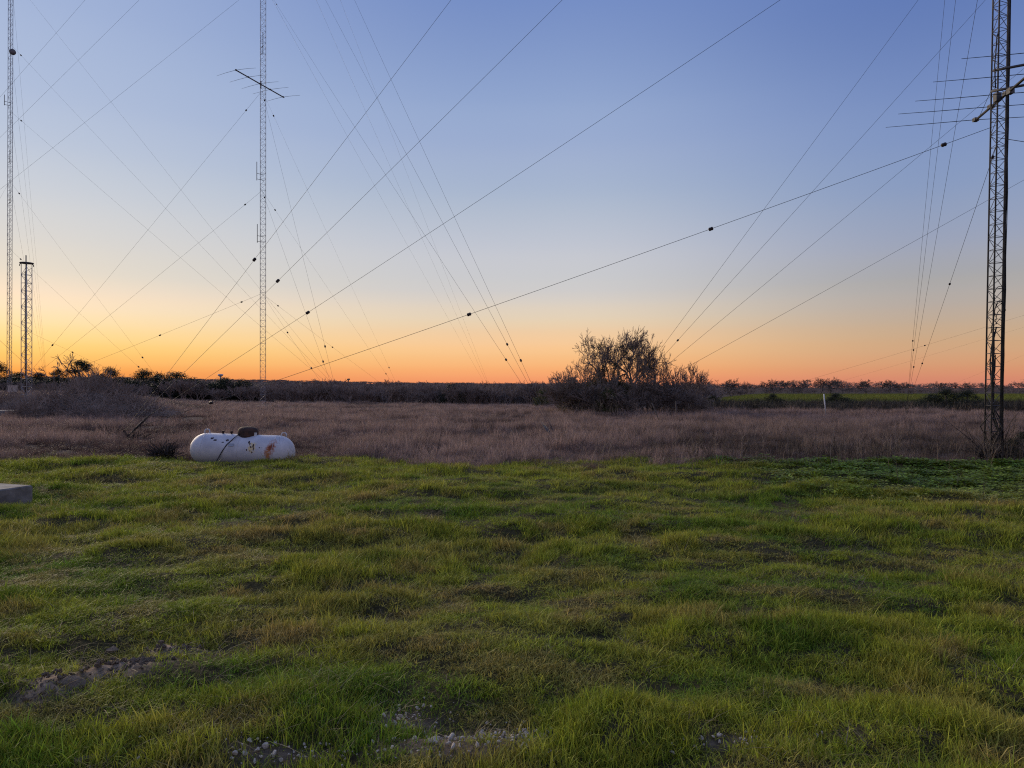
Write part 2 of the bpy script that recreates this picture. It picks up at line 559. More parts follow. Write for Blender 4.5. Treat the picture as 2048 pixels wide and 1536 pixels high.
def empty(name, loc, rot=(0, 0, 0)):
    o = bpy.data.objects.new(name, None)
    COL.objects.link(o)
    o.location = loc
    o.rotation_euler = rot
    o.empty_display_size = 0.2
    return o


def copy_tree(o, parent=None):
    c = o.copy()
    COL.objects.link(c)
    if parent is not None:
        c.parent = parent
    for ch in o.children:
        copy_tree(ch, c)
    return c


# ------------------------------------------------------------------ the ground, one sheet to the horizon
def make_ground():
    rr = [0.0]
    r = 0.6
    while r < 9000:
        rr.append(r); r *= 1.0165 if r < 120 else 1.04
    rr = np.array(rr[1:])
    fa = np.radians(np.arange(-52, 52.01, 0.55))
    ba = np.radians(np.arange(56, 305, 5.0))
    ang = np.concatenate([fa, ba])
    R, A = np.meshgrid(rr, ang, indexing='ij')
    X = R * np.sin(A); Y = R * np.cos(A)
    Z = zfun(X, Y)
    nr, na = X.shape
    v = np.stack([X, Y, Z], -1).reshape(-1, 3)
    v = np.vstack([v, [[0, 0, z1(0, 0.01)]]])
    i = np.arange(nr - 1)[:, None]; j = np.arange(na)[None, :]
    j2 = (j + 1) % na
    quads = np.stack([i * na + j, i * na + j2, (i + 1) * na + j2, (i + 1) * na + j], -1).reshape(-1, 4)[:, ::-1]
    faces = quads.tolist() + [(nr * na, (k + 1) % na, k)[::-1] for k in range(na)]
    me = bpy.data.meshes.new('ground')
    me.from_pydata(v.tolist(), [], faces)
    x, y = v[:, 0], v[:, 1]
    yy = np.maximum(y, .3 * np.abs(x) + .01); a = np.clip(x / yy, -1.4, 1.4)
    soil = np.array([0.050, 0.042, 0.018]); straw = np.array([0.115, 0.078, 0.060]); dirt = np.array([0.28, 0.205, 0.140])
    green = np.array([0.085, 0.120, 0.026]); wood = np.array([0.075, 0.055, 0.045]); weedy = np.array([0.045, 0.038, 0.028]); far = np.array([0.052, 0.030, 0.027])
    e = lawn_edge(x)
    f_field = smooth(-.3, .4, y - e)[:, None]
    c = soil * (1 - f_field) + straw * f_field
    f_w = smooth(-2, 2, y - field_far(a))[:, None]
    right = smooth(.24, .30, a)[:, None]
    c = c * (1 - f_w) + (wood * (1 - right) + weedy * right) * f_w
    f_g = (smooth(75, 79, y + 2 * np.sin(x * .2)) * (1 - smooth(132, 140, y)) * smooth(.20, .27, a))[:, None]
    c = c * (1 - f_g) + green * f_g
    f_f = smooth(140, 260, np.sqrt(x * x + y * y))[:, None]
    c = c * (1 - f_f) + far * f_f
    dm = blobs(x, y, DIRT)[:, None]
    gm = blobs(x, y, GRAVEL)[:, None] * .8
    c = c * (1 - dm) + dirt * dm
    c = c * (1 - gm) + dirt * .7 * gm
    at = me.attributes.new('zone', 'FLOAT_COLOR', 'POINT')
    at.data.foreach_set('color', np.column_stack([c, np.ones(len(c))]).astype(np.float32).ravel())
    me.materials.append(M['ground'])
    me.polygons.foreach_set('use_smooth', [True] * len(me.polygons))
    o = obj('ground', me)
    tag(o, kind='structure')
    return o


make_ground()

# ------------------------------------------------------------------ scattering of grass and other uncountable growth
SRC = bpy.data.collections.new('plant_sources')      # never linked to the scene


def scatter(name, pts, rot, scl, idx, cols, sources, label, cat):
    coll = bpy.data.collections.new(name + '_src')
    for k, me in enumerate(sources):
        o = bpy.data.objects.new('%s_src_%02d' % (name, k), me)
        coll.objects.link(o)
    n = len(pts)
    me = bpy.data.meshes.new(name)
    me.vertices.add(n)
    me.vertices.foreach_set('co', np.asarray(pts, np.float32).ravel())
    a = me.attributes.new('rot', 'FLOAT_VECTOR', 'POINT'); a.data.foreach_set('vector', np.asarray(rot, np.float32).ravel())
    a = me.attributes.new('scl', 'FLOAT_VECTOR', 'POINT'); a.data.foreach_set('vector', np.asarray(scl, np.float32).ravel())
    a = me.attributes.new('idx', 'INT', 'POINT'); a.data.foreach_set('value', np.asarray(idx, np.int32))
    a = me.attributes.new('tcol', 'FLOAT_COLOR', 'POINT')
    a.data.foreach_set('color', np.column_stack([cols, np.ones(n)]).astype(np.float32).ravel())
    o = obj(name, me)
    ng = bpy.data.node_groups.new(name, 'GeometryNodeTree')
    ng.interface.new_socket('Geometry', in_out='INPUT', socket_type='NodeSocketGeometry')
    ng.interface.new_socket('Geometry', in_out='OUTPUT', socket_type='NodeSocketGeometry')
    N = ng.nodes; L = ng.links
    gi = N.new('NodeGroupInput'); go = N.new('NodeGroupOutput')
    ci = N.new('GeometryNodeCollectionInfo')
    ci.inputs['Collection'].default_value = coll
    ci.inputs['Separate Children'].default_value = True
    ci.inputs['Reset Children'].default_value = True
    iop = N.new('GeometryNodeInstanceOnPoints')
    iop.inputs['Pick Instance'].default_value = True

    def named(nm, dt):
        q = N.new('GeometryNodeInputNamedAttribute'); q.data_type = dt; q.inputs['Name'].default_value = nm
        return q.outputs['Attribute']
    L.new(gi.outputs[0], iop.inputs['Points'])
    L.new(ci.outputs[0], iop.inputs['Instance'])
    L.new(named('idx', 'INT'), iop.inputs['Instance Index'])
    e2r = N.new('FunctionNodeEulerToRotation')
    L.new(named('rot', 'FLOAT_VECTOR'), e2r.inputs[0])
    L.new(e2r.outputs[0], iop.inputs['Rotation'])
    L.new(named('scl', 'FLOAT_VECTOR'), iop.inputs['Scale'])
    L.new(iop.outputs[0], go.inputs[0])
    md = o.modifiers.new('scatter', 'NODES')
    md.node_group = ng
    tag(o, label, cat, kind='stuff')
    return o


def tuft(nb, h, hv, spread, lean, width, seed, mat, segs=3, flop=0.6):
    r = np.random.default_rng(seed)
    mb = MB()
    for b in range(nb):
        q = spread * math.sqrt(r.random()); th = r.random() * 6.283
        base = np.array([q * math.cos(th), q * math.sin(th), -0.015])
        hh = h * (1 + hv * (r.random() * 2 - 1))
        la = r.random() * 6.283
        ll = hh * lean * r.random()
        dirv = np.array([math.cos(la), math.sin(la), 0])
        side = np.array([-dirv[1], dirv[0], 0])
        tw = r.random() * 6.283
        side = np.array([math.cos(tw), math.sin(tw), 0]) * 0.7 + side * 0.3
        side /= np.linalg.norm(side) + 1e-6
        w = width * (0.6 + 0.8 * r.random())
        fl = flop * r.random()
        vs = []; cs = []; rc = r.random()
        for s in range(segs):
            t = s / segs
            p = base + dirv * ll * (t ** 1.7) + np.array([0, 0, hh * (t - 0.28 * fl * t * t)])
            ww = w * (1 - 0.55 * t)
            vs += [p - side * ww * .5, p + side * ww * .5]
            cs += [(rc, t), (rc, t)]
        p = base + dirv * ll * (1.0 + .25 * fl) + np.array([0, 0, hh * (1 - 0.38 * fl)])
        vs.append(p); cs.append((rc, 1.0))
        fs = [(2 * s, 2 * s + 1, 2 * s + 3, 2 * s + 2) for s in range(segs - 1)] + [(2 * segs - 2, 2 * segs - 1, 2 * segs)]
        mb.add(vs, fs, cs)
    return mb.mesh('tuft', mat)


def leafy(nb, h, spread, leaf, seed, mat):
    """low broad-leaved plant (clover and dock among the grass)"""
    r = np.random.default_rng(seed)
    mb = MB()
    for b in range(nb):
        q = spread * math.sqrt(r.random()); th = r.random() * 6.283
        c = np.array([q * math.cos(th), q * math.sin(th), h * (.35 + .65 * r.random())])
        la = r.random() * 6.283; s = leaf * (.6 + .8 * r.random())
        d = np.array([math.cos(la), math.sin(la), .5 * (r.random() - .3)]); e = np.array([-math.sin(la), math.cos(la), .3 * (r.random() - .5)])
        rc = r.random()
        mb.add([c - d * s * .5, c + e * s * .4, c + d * s * .6, c - e * s * .4], [(0, 1, 2, 3)], [(rc, .3), (rc, .5), (rc, .8), (rc, .5)])
    return mb.mesh('leafy', mat)


def in_view(x, y, margin=1.5, k=0.80):
    return (y > 1.0) & (np.abs(x) < k * y + margin)


SLAB_C = (-6.55, 9.7)
TANK_C = (-5.6, 14.75)


def lawn_points():
    P = []
    for (d0, d1, dens) in ((2.0, 3.6, 1250), (3.6, 5.5, 1050), (5.5, 8, 680), (8, 11, 400), (11, 17, 260)):
        w = 0.80 * d1 + 1.5
        n = int(dens * (d1 - d0) * 2 * w)
        x = rng.uniform(-w, w, n); y = rng.uniform(d0, d1, n)
        ok = in_view(x, y)
        P.append(np.column_stack([x[ok], y[ok]]))
    P = np.vstack(P)
    x, y = P[:, 0], P[:, 1]
    keep = rng.random(len(x)) > smooth(-.75, .65, y - lawn_edge(x) + 3.0 * (fbm(x, y, .8, 65, 3) - .5))
    keep &= rng.random(len(x)) > 1.05 * blobs(x, y, DIRT)
    keep &= rng.random(len(x)) > .95 * blobs(x, y, GRAVEL)
    # worn, thin patches
    thin = smooth(.60, .72, fbm(x, y, 1.1, 61, 3))
    keep &= rng.random(len(x)) > .5 * thin
    clump = fbm(x, y * 1.2, .24, 63, 3)
    keep &= rng.random(len(x)) < .36 + .64 * smooth(.38, .58, clump)
    # slab
    u = np.array([-.316, -.949]); v = np.array([-.949, .316])
    du = (x - SLAB_C[0]) * u[0] + (y - SLAB_C[1]) * u[1]; dv = (x - SLAB_C[0]) * v[0] + (y - SLAB_C[1]) * v[1]
    keep &= ~((du > -.01) & (dv > -.01))
    keep &= ~((np.abs(x - TANK_C[0]) < 1.0) & (np.abs(y - TANK_C[1]) < .26))
    return x[keep], y[keep]


LX, LY = lawn_points()
nL = len(LX)
patch = .55 * fbm(LX, LY * 1.5, 2.2, 71, 4) + .45 * fbm(LX, LY * 1.4, .75, 73, 3)          # where the grass is lush or dry
patch2 = fbm(LX, LY * 1.5, .42, 77, 3)
hmap = fbm(LX, LY * 1.7, 1.3, 81, 3)
dry = np.clip(smooth(.53, .67, patch) * .45 + smooth(.55, .70, patch2) * .7, 0, 1)
for (bx, by, rx, ry, am) in ((5.0, 9.9, .5, .22, 1.0), (.55, 6.0, .45, .35, .75), (-1.3, 6.9, 1.6, .5, .6), (1.6, 10.8, 2.2, .5, .35), (-2.5, 9.3, .9, .4, .5)):
    dry = np.maximum(dry, am * np.exp(-((LX - bx) / rx) ** 2 - ((LY - by) / ry) ** 2))
lush = smooth(3.5, 7.0, LX) * smooth(9, 12.5, LY)        # low clover in the back right corner
dry = dry * (1 - .75 * lush)
cg = np.array([0.090, 0.205, 0.014]); cy = np.array([0.285, 0.330, 0.029]); cb = np.array([0.33, 0.250, 0.085]); cd = np.array([0.085, 0.180, 0.016])
q = rng.random(nL)
t1 = np.clip(smooth(.36, .60, patch) + .35 * smooth(8.0, 11.5, LY) * smooth(5.5, 1.0, LX) + .35 * (q - .5), 0, 1)[:, None]
tcol = cg * (1 - t1) + cy * t1
t2 = np.clip(dry * 1.0 + .35 * (rng.random(nL) - .6), 0, 1)[:, None]
tcol = tcol * (1 - t2) + cb * t2
tcol = tcol * (1 - lush[:, None] * .75) + cd * lush[:, None] * .75
tcol = tcol * (0.82 + .36 * rng.random(nL))[:, None]
clump = fbm(LX, LY * 1.2, .24, 63, 3)
hs = (0.42 + 1.25 * smooth(.34, .70, hmap)) * (.36 + 1.05 * smooth(.38, .64, clump)) * (0.7 + .6 * rng.random(nL)) * (1 - .30 * dry) * (1 - .45 * lush)
hs *= 0.52 + .38 * smooth(3.2, 8, LY)
near = 1 - smooth(3.6, 6.0, LY)
hs = hs * (1 - near) + near * (.26 + .66 * hs)
hs = np.clip(hs * 1.15, .32, 1.3)
gsrc = [tuft(24, .066, .55, .058, .85, .0040, 100 + k, M['grass'], flop=.9) for k in range(9)]
gsrc += [tuft(11, .125, .35, .05, 1.0, .0048, 120 + k, M['grass'], flop=1.0) for k in range(3)]
gsrc += [leafy(26, .085, .085, .024, 140 + k, M['grass']) for k in range(3)]
idx = rng.integers(0, 9, nL)
big = rng.random(nL) < .045
idx[big] = rng.integers(9, 12, big.sum())
lf = rng.random(nL) < (.65 * lush)
idx[lf] = rng.integers(12, 15, lf.sum())
wide = 1.0 + .10 * np.maximum(LY - 4, 0)
rot = np.column_stack([rng.normal(0, .12, nL), rng.normal(0, .12, nL), rng.random(nL) * 6.283])
scl = np.column_stack([wide * (.85 + .3 * rng.random(nL)), wide * (.85 + .3 * rng.random(nL)), hs])
scatter('lawn_grass', np.column_stack([LX, LY, zfun(LX, LY)]), rot, scl, idx, tcol, gsrc, 'green and yellowed rough lawn grass covering the foreground', 'grass')

# thatch: flattened dead stems between the living grass
nT = 9000
tx = rng.uniform(-9, 9, nT); ty = rng.uniform(2.0, 12.0, nT)
ok = in_view(tx, ty, .8, .76) & (rng.random(nT) < .25 + .75 * smooth(.45, .65, fbm(tx, ty, 1.1, 61, 3)))
tx, ty = tx[ok], ty[ok]; nT = len(tx)
tsrc = [tuft(9, .10, .5, .07, 2.6, .0034, 160 + k, M['grass'], flop=1.6) for k in range(4)]
tcl = np.array([.17, .135, .085]) * (.6 + .7 * rng.random(nT))[:, None]
scatter('dead_thatch', np.column_stack([tx, ty, zfun(tx, ty) + .01]), np.column_stack([rng.normal(0, .2, nT), rng.normal(0, .2, nT), rng.random(nT) * 6.283]),
        np.column_stack([np.ones(nT), np.ones(nT), np.full(nT, .45)]), rng.integers(0, 4, nT), tcl, tsrc, 'flattened dead grass stems matted between the green blades', 'dead grass')

# the dry field
def field_points():
    P = []
    for (d0, d1, dens) in ((13.6, 20, 62), (20, 30, 30), (30, 45, 16), (45, 66, 9.0)):
        w = .82 * d1 + 2
        n = int(dens * (d1 - d0) * 2 * w)
        x = rng.uniform(-w, w, n); y = rng.uniform(d0, d1, n)
        ok = in_view(x, y, 2.5, .80)
        P.append(np.column_stack([x[ok], y[ok]]))
    P = np.vstack(P); x, y = P[:, 0], P[:, 1]
    k = rng.random(len(x)) < smooth(-.55, .65, y - lawn_edge(x) + 3.0 * (fbm(x, y, .8, 65, 3) - .5))
    k &= y < field_far(x / y) + rng.normal(0, .4, len(x))
    k &= rng.random(len(x)) < .25 + .75 * smooth(.34, .52, fbm(x, y * 1.3, 1.1, 133, 3))
    k &= ~((np.abs(x + 24.4) < 1.7) & (y > 33.2) & (y < 36.7))
    k &= ~((np.abs(x - TANK_C[0]) < 1.15) & (np.abs(y - TANK_C[1] - .05) < .42))
    return x[k], y[k]


FX, FY = field_points()
nF = len(FX)
fp = fbm(FX * .6, FY * 1.3, 3.6, 131, 4); fp2 = fbm(FX * .8, FY * 1.4, 1.3, 137, 3)
c1 = np.array([.255, .170, .140]); c2 = np.array([.085, .052, .043]); c3 = np.array([.38, .275, .228])
t = smooth(.40, .58, fp + .15 * (rng.random(nF) - .5))[:, None]
fc = c2 * (1 - t) + c1 * t
t = smooth(.46, .62, fp2)[:, None] * .8
fc = fc * (1 - t) + c3 * t
rightm = smooth(3.0, 9.0, FX)[:, None] * smooth(34, 16, FY)[:, None]
fc = fc * (1 - .45 * rightm) + np.array([.115, .095, .065]) * .45 * rightm
fc = fc * (.5 + .85 * rng.random(nF))[:, None]
fh = (.36 + .75 * smooth(.34, .70, fp2)) * (.7 + .6 * rng.random(nF)) * (.75 + .35 * smooth(15, 17.5, FY))
fh *= 1 - .35 * smooth(40, 62, FY)
fsrc = [tuft(44, .26, .5, .16, .7, .0062, 200 + k, M['straw'], flop=.9) for k in range(6)]
fsrc += [tuft(34, .22, .5, .19, 1.3, .0062, 210 + k, M['straw'], flop=1.3) for k in range(3)]
wide = 1 + .022 * np.maximum(FY - 16, 0)
scatter('dry_field_grass', np.column_stack([FX, FY, zfun(FX, FY)]), np.column_stack([rng.normal(0, .12, nF), rng.normal(0, .12, nF), rng.random(nF) * 6.283]),
        np.column_stack([wide, wide, fh]), rng.integers(0, 9, nF), fc, fsrc, 'purplish brown dry winter grass filling the field behind the lawn', 'dry grass')


# weed stalks: branched dead stems standing above the grass
def stalk(h, nb, seed, mat, rad=.0045, up=.75):
    r = np.random.default_rng(seed)
    mb = MB()
    def limb(p, d, ln, ra, depth):
        pts = [p]
        for s in range(3):
            d = d + r.normal(0, .10, 3); d[2] = max(d[2], .05); d = d / np.linalg.norm(d)
            p = p + d * ln / 3
            pts.append(p)
        mb.tube(pts, np.linspace(ra, ra * .5, 4), 3, False)
        if depth > 0:
            for k in range(nb):
                tt = r.uniform(.35, 1.0); i = min(int(tt * 3), 2)
                q = pts[i] + (pts[i + 1] - pts[i]) * (tt * 3 - i)
                a = r.random() * 6.283
                dd = d * up + np.array([math.cos(a), math.sin(a), .25]) * (1 - up + .25)
                limb(q, dd / np.linalg.norm(dd), ln * r.uniform(.25, .5), ra * .6, depth - 1)
    limb(np.zeros(3), np.array([r.normal(0, .08), r.normal(0, .08), 1.0]), h, rad, 2)
    n = mb.n
    mb.c = [np.column_stack([np.full(n, r.random()), np.full(n, .5)])]
    return mb.mesh('stalk', mat)


wsrc = [stalk(.75, 3, 300 + k, M['weed']) for k in range(5)] + [stalk(.5, 2, 310 + k, M['weed'], .005, .9) for k in range(3)]
wx_, wy_, ws_, wi_ = [], [], [], []
def weeds(n, x0, x1, y0, y1, s0, s1, lo=0, hi=5):
    for k in range(n):
        y = rng.uniform(y0, y1); x = PX(rng.uniform(x0, x1), y)
        wx_.append(x); wy_.append(y); ws_.append(rng.uniform(s0, s1)); wi_.append(rng.integers(lo, hi))
weeds(300, 1150, 2100, 32, 42, .45, .95)
weeds(110, 1380, 2150, 19, 32, .5, .8)
weeds(170, 1120, 1430, 35, 38.8, .6, 1.15)
weeds(230, 1560, 1790, 14.8, 16.4, .6, 1.0, 5, 8)
weeds(130, 1750, 2120, 14.6, 18.0, .5, .95, 3, 8)
weeds(420, -50, 1400, 15.6, 34, .45, .8)
weeds(240, -50, 2100, 14.9, 20, .35, .7)
weeds(90, 560, 1180, 13.6, 15.6, .35, .7)
weeds(60, 1380, 1520, 13.2, 14.8, .5, .95)
weeds(190, 1180, 1640, 13.6, 15.6, .35, .8)
weeds(90, 1780, 2060, 14.0, 15.6, .4, .9)
weeds(70, 1500, 2060, 13.0, 15.0, .35, .8)
weeds(12, 1500, 2050, 9, 14, .3, .6, 3, 8)
for px, d, sc1 in ((868, 14.9, 1.15), (860, 15.1, .9), (700, 16.5, .9), (572, 24.0, 1.0), (640, 17.5, .8), (692, 20.0, .9), (615, 27.0, 1.0), (955, 17.0, .9), (1108, 13.9, .8), (1180, 20.5, 1.1), (1385, 13.0, .9), (1665, 13.5, .9)):
    wx_.append(PX(px, d)); wy_.append(d); ws_.append(sc1); wi_.append(rng.integers(0, 5))
wx_ = np.array(wx_); wy_ = np.array(wy_); nW = len(wx_)
wc = np.array([.085, .066, .052]) * (.5 + .9 * rng.random(nW))[:, None]
pale = rng.random(nW) < .3
wc[pale] = np.array([.30, .23, .17]) * (.6 + .6 * rng.random(pale.sum()))[:, None]
scatter('dead_weed_stalks', np.column_stack([wx_, wy_, zfun(wx_, wy_)]), np.column_stack([rng.normal(0, .15, nW), rng.normal(0, .15, nW), rng.random(nW) * 6.283]),
        np.column_stack([ws_, ws_, ws_]), np.array(wi_), wc, wsrc, 'thin dark dead weed stalks standing in the dry field', 'weeds')

# the dark weedy strip between the field and the far green pasture
nS = 5200
sy = rng.uniform(43, 77, nS); sx_ = sy * rng.uniform(.20, .86, nS)
ssrc = [tuft(40, .55, .5, .35, .8, .016, 230 + k, M['weed'], flop=1.0) for k in range(4)]
sc_ = np.array([.050, .044, .034]) * (.5 + .9 * fbm(sx_, sy, 6, 141, 3))[:, None] * (.8 + .5 * rng.random(nS))[:, None]
scatter('dark_weed_strip', np.column_stack([sx_, sy, zfun(sx_, sy)]), np.column_stack([rng.normal(0, .1, nS), rng.normal(0, .1, nS), rng.random(nS) * 6.283]),
        np.column_stack([np.full(nS, 1.3), np.full(nS, 1.3), .6 + .9 * rng.random(nS)]), rng.integers(0, 4, nS), sc_, ssrc, 'dark weedy strip between the dry field and the green pasture', 'weeds')

# far green pasture
nG = 3800
gy = rng.uniform(76, 138, nG); gx = gy * rng.uniform(.22, .86, nG)
psrc = [tuft(30, .22, .4, .5, .4, .03, 240 + k, M['grass']) for k in range(3)]
pc = np.array([.075, .115, .022]) * (.7 + .6 * fbm(gx, gy, 9, 151, 3))[:, None]
scatter('pasture_grass', np.column_stack([gx, gy, zfun(gx, gy)]), np.column_stack([np.zeros(nG), np.zeros(nG), rng.random(nG) * 6.283]),
        np.column_stack([np.full(nG, 1.6), np.full(nG, 1.6), np.ones(nG)]), rng.integers(0, 3, nG), pc, psrc, 'bright green far pasture beyond the weedy strip', 'grass')


# ------------------------------------------------------------------ trees and shrubs
def grow(mb, r, p, d, ln, ra, depth, tips, split=(2, 4), wander=.18, up=.05, minr=.006, segs=4, spread=.75, shrink=(.55, .8)):
    pts = [p]; rads = [ra]
    for s in range(segs):
        d = d + r.normal(0, wander, 3) + np.array([0, 0, up]); d = d / np.linalg.norm(d)
        p = p + d * ln / segs
        pts.append(p); rads.append(max(ra * (1 - .45 * (s + 1) / segs), minr))
    mb.tube(pts, rads, 7 if ra > .05 else (4 if ra > .02 else 3), False)
    if depth == 0:
        tips.append((p, d)); return
    n = r.integers(split[0], split[1] + 1)
    for k in range(n):
        tt = 1.0 if k == 0 else r.uniform(.35, 1.0)
        i = min(int(tt * segs), segs - 1)
        q = pts[i] + (pts[i + 1] - pts[i]) * (tt * segs - i)
        a = r.normal(0, 1, 3); a -= d * a.dot(d); a /= np.linalg.norm(a) + 1e-6
        dd = d + a * spread * r.uniform(.5, 1.3) * (.6 if k == 0 else 1)
        grow(mb, r, q, dd / np.linalg.norm(dd), ln * r.uniform(*shrink), max(ra * (.72 if k == 0 else .52), minr), depth - 1, tips, split, wander, up, minr, segs if depth > 2 else 3, spread, shrink)


def leaf_cloud(mb, r, c, rad, n, size, squash=.8):
    c = np.asarray(c, float)
    for k in range(n):
        u = r.normal(0, 1, 3); u /= np.linalg.norm(u)
        p = c + u * rad * (r.random() ** .45) * np.array([1, 1, squash])
        a = r.normal(0, 1, 3); a /= np.linalg.norm(a); b = np.cross(a, u); b /= np.linalg.norm(b) + 1e-6
        s = size * r.uniform(.6, 1.4); rc = r.random()
        mb.add([p - a * s * .5, p + b * s * .35, p + a * s * .5], [(0, 1, 2)], [(rc, .5)] * 3)


def bare_tree_meshes(h, seed, depth=5, stems=1, wander=.16, spread=.75, trunk=.12, split=(2, 4), minr=.008, up=.05, lean=.1, width=None):
    r = np.random.default_rng(seed)
    tr = MB(); tips = []
    tmb = MB()
    for s in range(stems):
        a = r.random() * 6.283
        off = np.array([math.cos(a), math.sin(a), 0]) * (.12 * h * .3 if stems > 1 else 0)
        d = np.array([math.cos(a) * (.35 if stems > 1 else lean), math.sin(a) * (.35 if stems > 1 else lean), 1.0]); d /= np.linalg.norm(d)
        ln = h * .30
        pts = [off + np.array([0, 0, -.1])]; p = pts[0]; rads = [trunk * 1.25]
        for k in range(4):
            d = d + r.normal(0, .07, 3); d /= np.linalg.norm(d)
            p = p + d * ln / 4; pts.append(p); rads.append(trunk * (1 - .08 * (k + 1)))
        tmb.tube(pts, rads, 9, True)
        for k in range(r.integers(3, 5)):
            an = r.random() * 6.283
            dd = d * .8 + np.array([math.cos(an), math.sin(an), .15]) * spread
            dd /= np.linalg.norm(dd)
            st = pts[-1] if k < 2 else pts[r.integers(2, 5)]
            grow(tr, r, st, dd, h * r.uniform(.24, .34), trunk * .62, depth - 1, tips, split, wander, up, minr, 4, spread)
    allv = np.concatenate(tr.v)
    sz = h / np.percentile(allv[:, 2], 99.9)
    if width:
        sxy = width * .5 / np.percentile(np.hypot(allv[:, 0], allv[:, 1]), 97)
    else:
        sxy = sz
    zm = allv[:, 2].mean(); mx = allv[:, 0].mean() / zm; my = allv[:, 1].mean() / zm
    if width:
        for a in tr.v + tmb.v:
            a[:, 0] -= mx * a[:, 2]; a[:, 1] -= my * a[:, 2]
    k3 = np.array([sxy, sxy, sz])
    tr.v = [a * k3 for a in tr.v]; tmb.v = [a * k3 for a in tmb.v]
    return tmb, tr, tips


def make_bare_tree(name, loc, h, seed, mats=('bark', 'twig'), **kw):
    tmb, tr, tips = bare_tree_meshes(h, seed, **kw)
    root = empty(name, loc)
    tmb.build('trunk', M[mats[0]], root, True)
    tr.build('crown', M[mats[1]], root)
    return root, tips


def juniper_meshes(h, w, seed, mat='juniper', n=84, leaf=.10):
    r = np.random.default_rng(seed)
    tmb = MB().tube([(0, 0, -.1), (r.normal(0, .05), 0, h * .5), (r.normal(0, .1), r.normal(0, .1), h * .93)], [.09 * h / 3, .06 * h / 3, .02], 7)
    cm = MB()
    for k in range(n):
        t = r.random() ** .9
        rr_ = w * .5 * (1 - t ** 2.2) ** .7 * r.uniform(.30, 1.05)
        a = r.random() * 6.283
        c = (rr_ * math.cos(a), rr_ * math.sin(a), h * (.06 + .9 * t) + r.normal(0, .05))
        leaf_cloud(cm, r, c, w * .145 * r.uniform(.6, 1.3), 85, leaf * 1.1, .8)
    for k in range(8):      # stray sprays that break the outline
        a = r.random() * 6.283; t = r.random()
        rr_ = w * .5 * (1 - t) * 1.05 + .1
        leaf_cloud(cm, r, (rr_ * math.cos(a), rr_ * math.sin(a), h * (.2 + .85 * t)), w * .08, 26, leaf * .8, 1.2)
    return tmb.mesh('trunk', M['bark'], True), cm.mesh('crown', M[mat])


JUN = [juniper_meshes(3.2, 2.7, 400), juniper_meshes(3.0, 3.2, 401), juniper_meshes(3.6, 2.4, 402), juniper_meshes(2.6, 3.4, 403, 'juniper'), juniper_meshes(2.2, 2.6, 404, 'juniper_olive')]
JH = [3.2, 3.0, 3.6, 2.6, 2.2]


def place_juniper(k, px, ptop, d, label, wscale=1.0, name='juniper_tree', group=None, cat='tree', z=None):
    x = PX(px, d); zb = z1(x, d) if z is None else z
    s = (HZ(ptop, d) - zb) / JH[k]
    root = empty(name, (x, d, zb), (0, 0, rng.random() * 6.283))
    root.scale = (s * wscale, s * wscale, s)
    obj('trunk', JUN[k][0], root); obj('crown', JUN[k][1], root)
    tag(root, label, cat, group)
    return root


# evergreens along the far edge of the field, from the left
gj = 'junipers along the far edge of the field'
for k, px, ptop, d, ws, lab in (
    (1, -6, 727, 70, 1.50, 'dark juniper behind the tall mast at the photo\'s edge'),
    (3, 40, 746, 74, 1.95, 'low dark juniper between the tall mast and the short lattice tower'),
    (0, 78, 746, 72, 1.80, 'dark juniper just right of the short lattice tower'),
    (2, 117, 738, 71, 1.65, 'dark juniper under the first bare crown behind the brush mound'),
    (0, 162, 722, 70, 1.58, 'tallest dark juniper, pointed, with bare limbs rising out of it'),
    (3, 196, 752, 73, 1.80, 'low dark juniper right of the tallest pointed juniper'),
    (1, 219, 737, 72, 1.12, 'round topped juniper standing clear of its neighbours against the orange sky'),
    (3, 250, 757, 74, 1.95, 'low dark juniper between two round topped junipers'),
    (1, 288, 741, 72, 1.42, 'broad flat topped juniper behind the right end of the brush mound'),
    (0, 318, 748, 70, 1.50, 'dark juniper left of the leafless one tangled with vines'),
    (3, 352, 746, 69, 1.80, 'dark juniper below the vine tangled bare branches'),
    (2, 392, 760, 71, 1.95, 'low dark juniper left of the distant water tower'),
    (3, 448, 757, 68, 1.72, 'broad dark juniper below the distant water tower'),
    (1, 486, 761, 69, 1.65, 'dark juniper left of the middle mast foot'),
    (3, 905, 769, 66, 1.31, 'rounded dark evergreen at the far field edge in front of the brown woods'),
    (4, 1085, 778, 60, 0.95, 'small dark evergreen left of the big bare tree thicket'),
):
    place_juniper(k, px, ptop, d, lab, ws, group=gj)
for k, px in enumerate(range(8, 500, 23)):      # the low dark belt in front of them
    d = 67.0 + (k * 7 % 5) * .7
    place_juniper((3, 1, 0)[k % 3], px + (k * 13 % 9), 762 + (k * 11 % 8), d, 'low dark juniper in the belt along the far left field edge', 1.5, group='low juniper belt')
JBARE = [('leafless tree with a forked crown above the junipers', 105, 71.5, 712, 501), ('leafless tree leaning right beside the tallest juniper', 158, 70.6, 706, 502),
         ('leafless tree tangled with vines above the junipers near the middle', 338, 70, 741, 503)]
for lab, px, d, ptop, sd in JBARE:
    x = PX(px, d); zb = z1(x, d)
    t, tips = make_bare_tree('bare_tree', (x, d, zb), (HZ(ptop, d) - zb), sd, depth=4, trunk=.09, spread=.6, minr=.016, split=(2, 3), wander=.22)
    tag(t, lab, 'tree', 'leafless trees among the junipers')

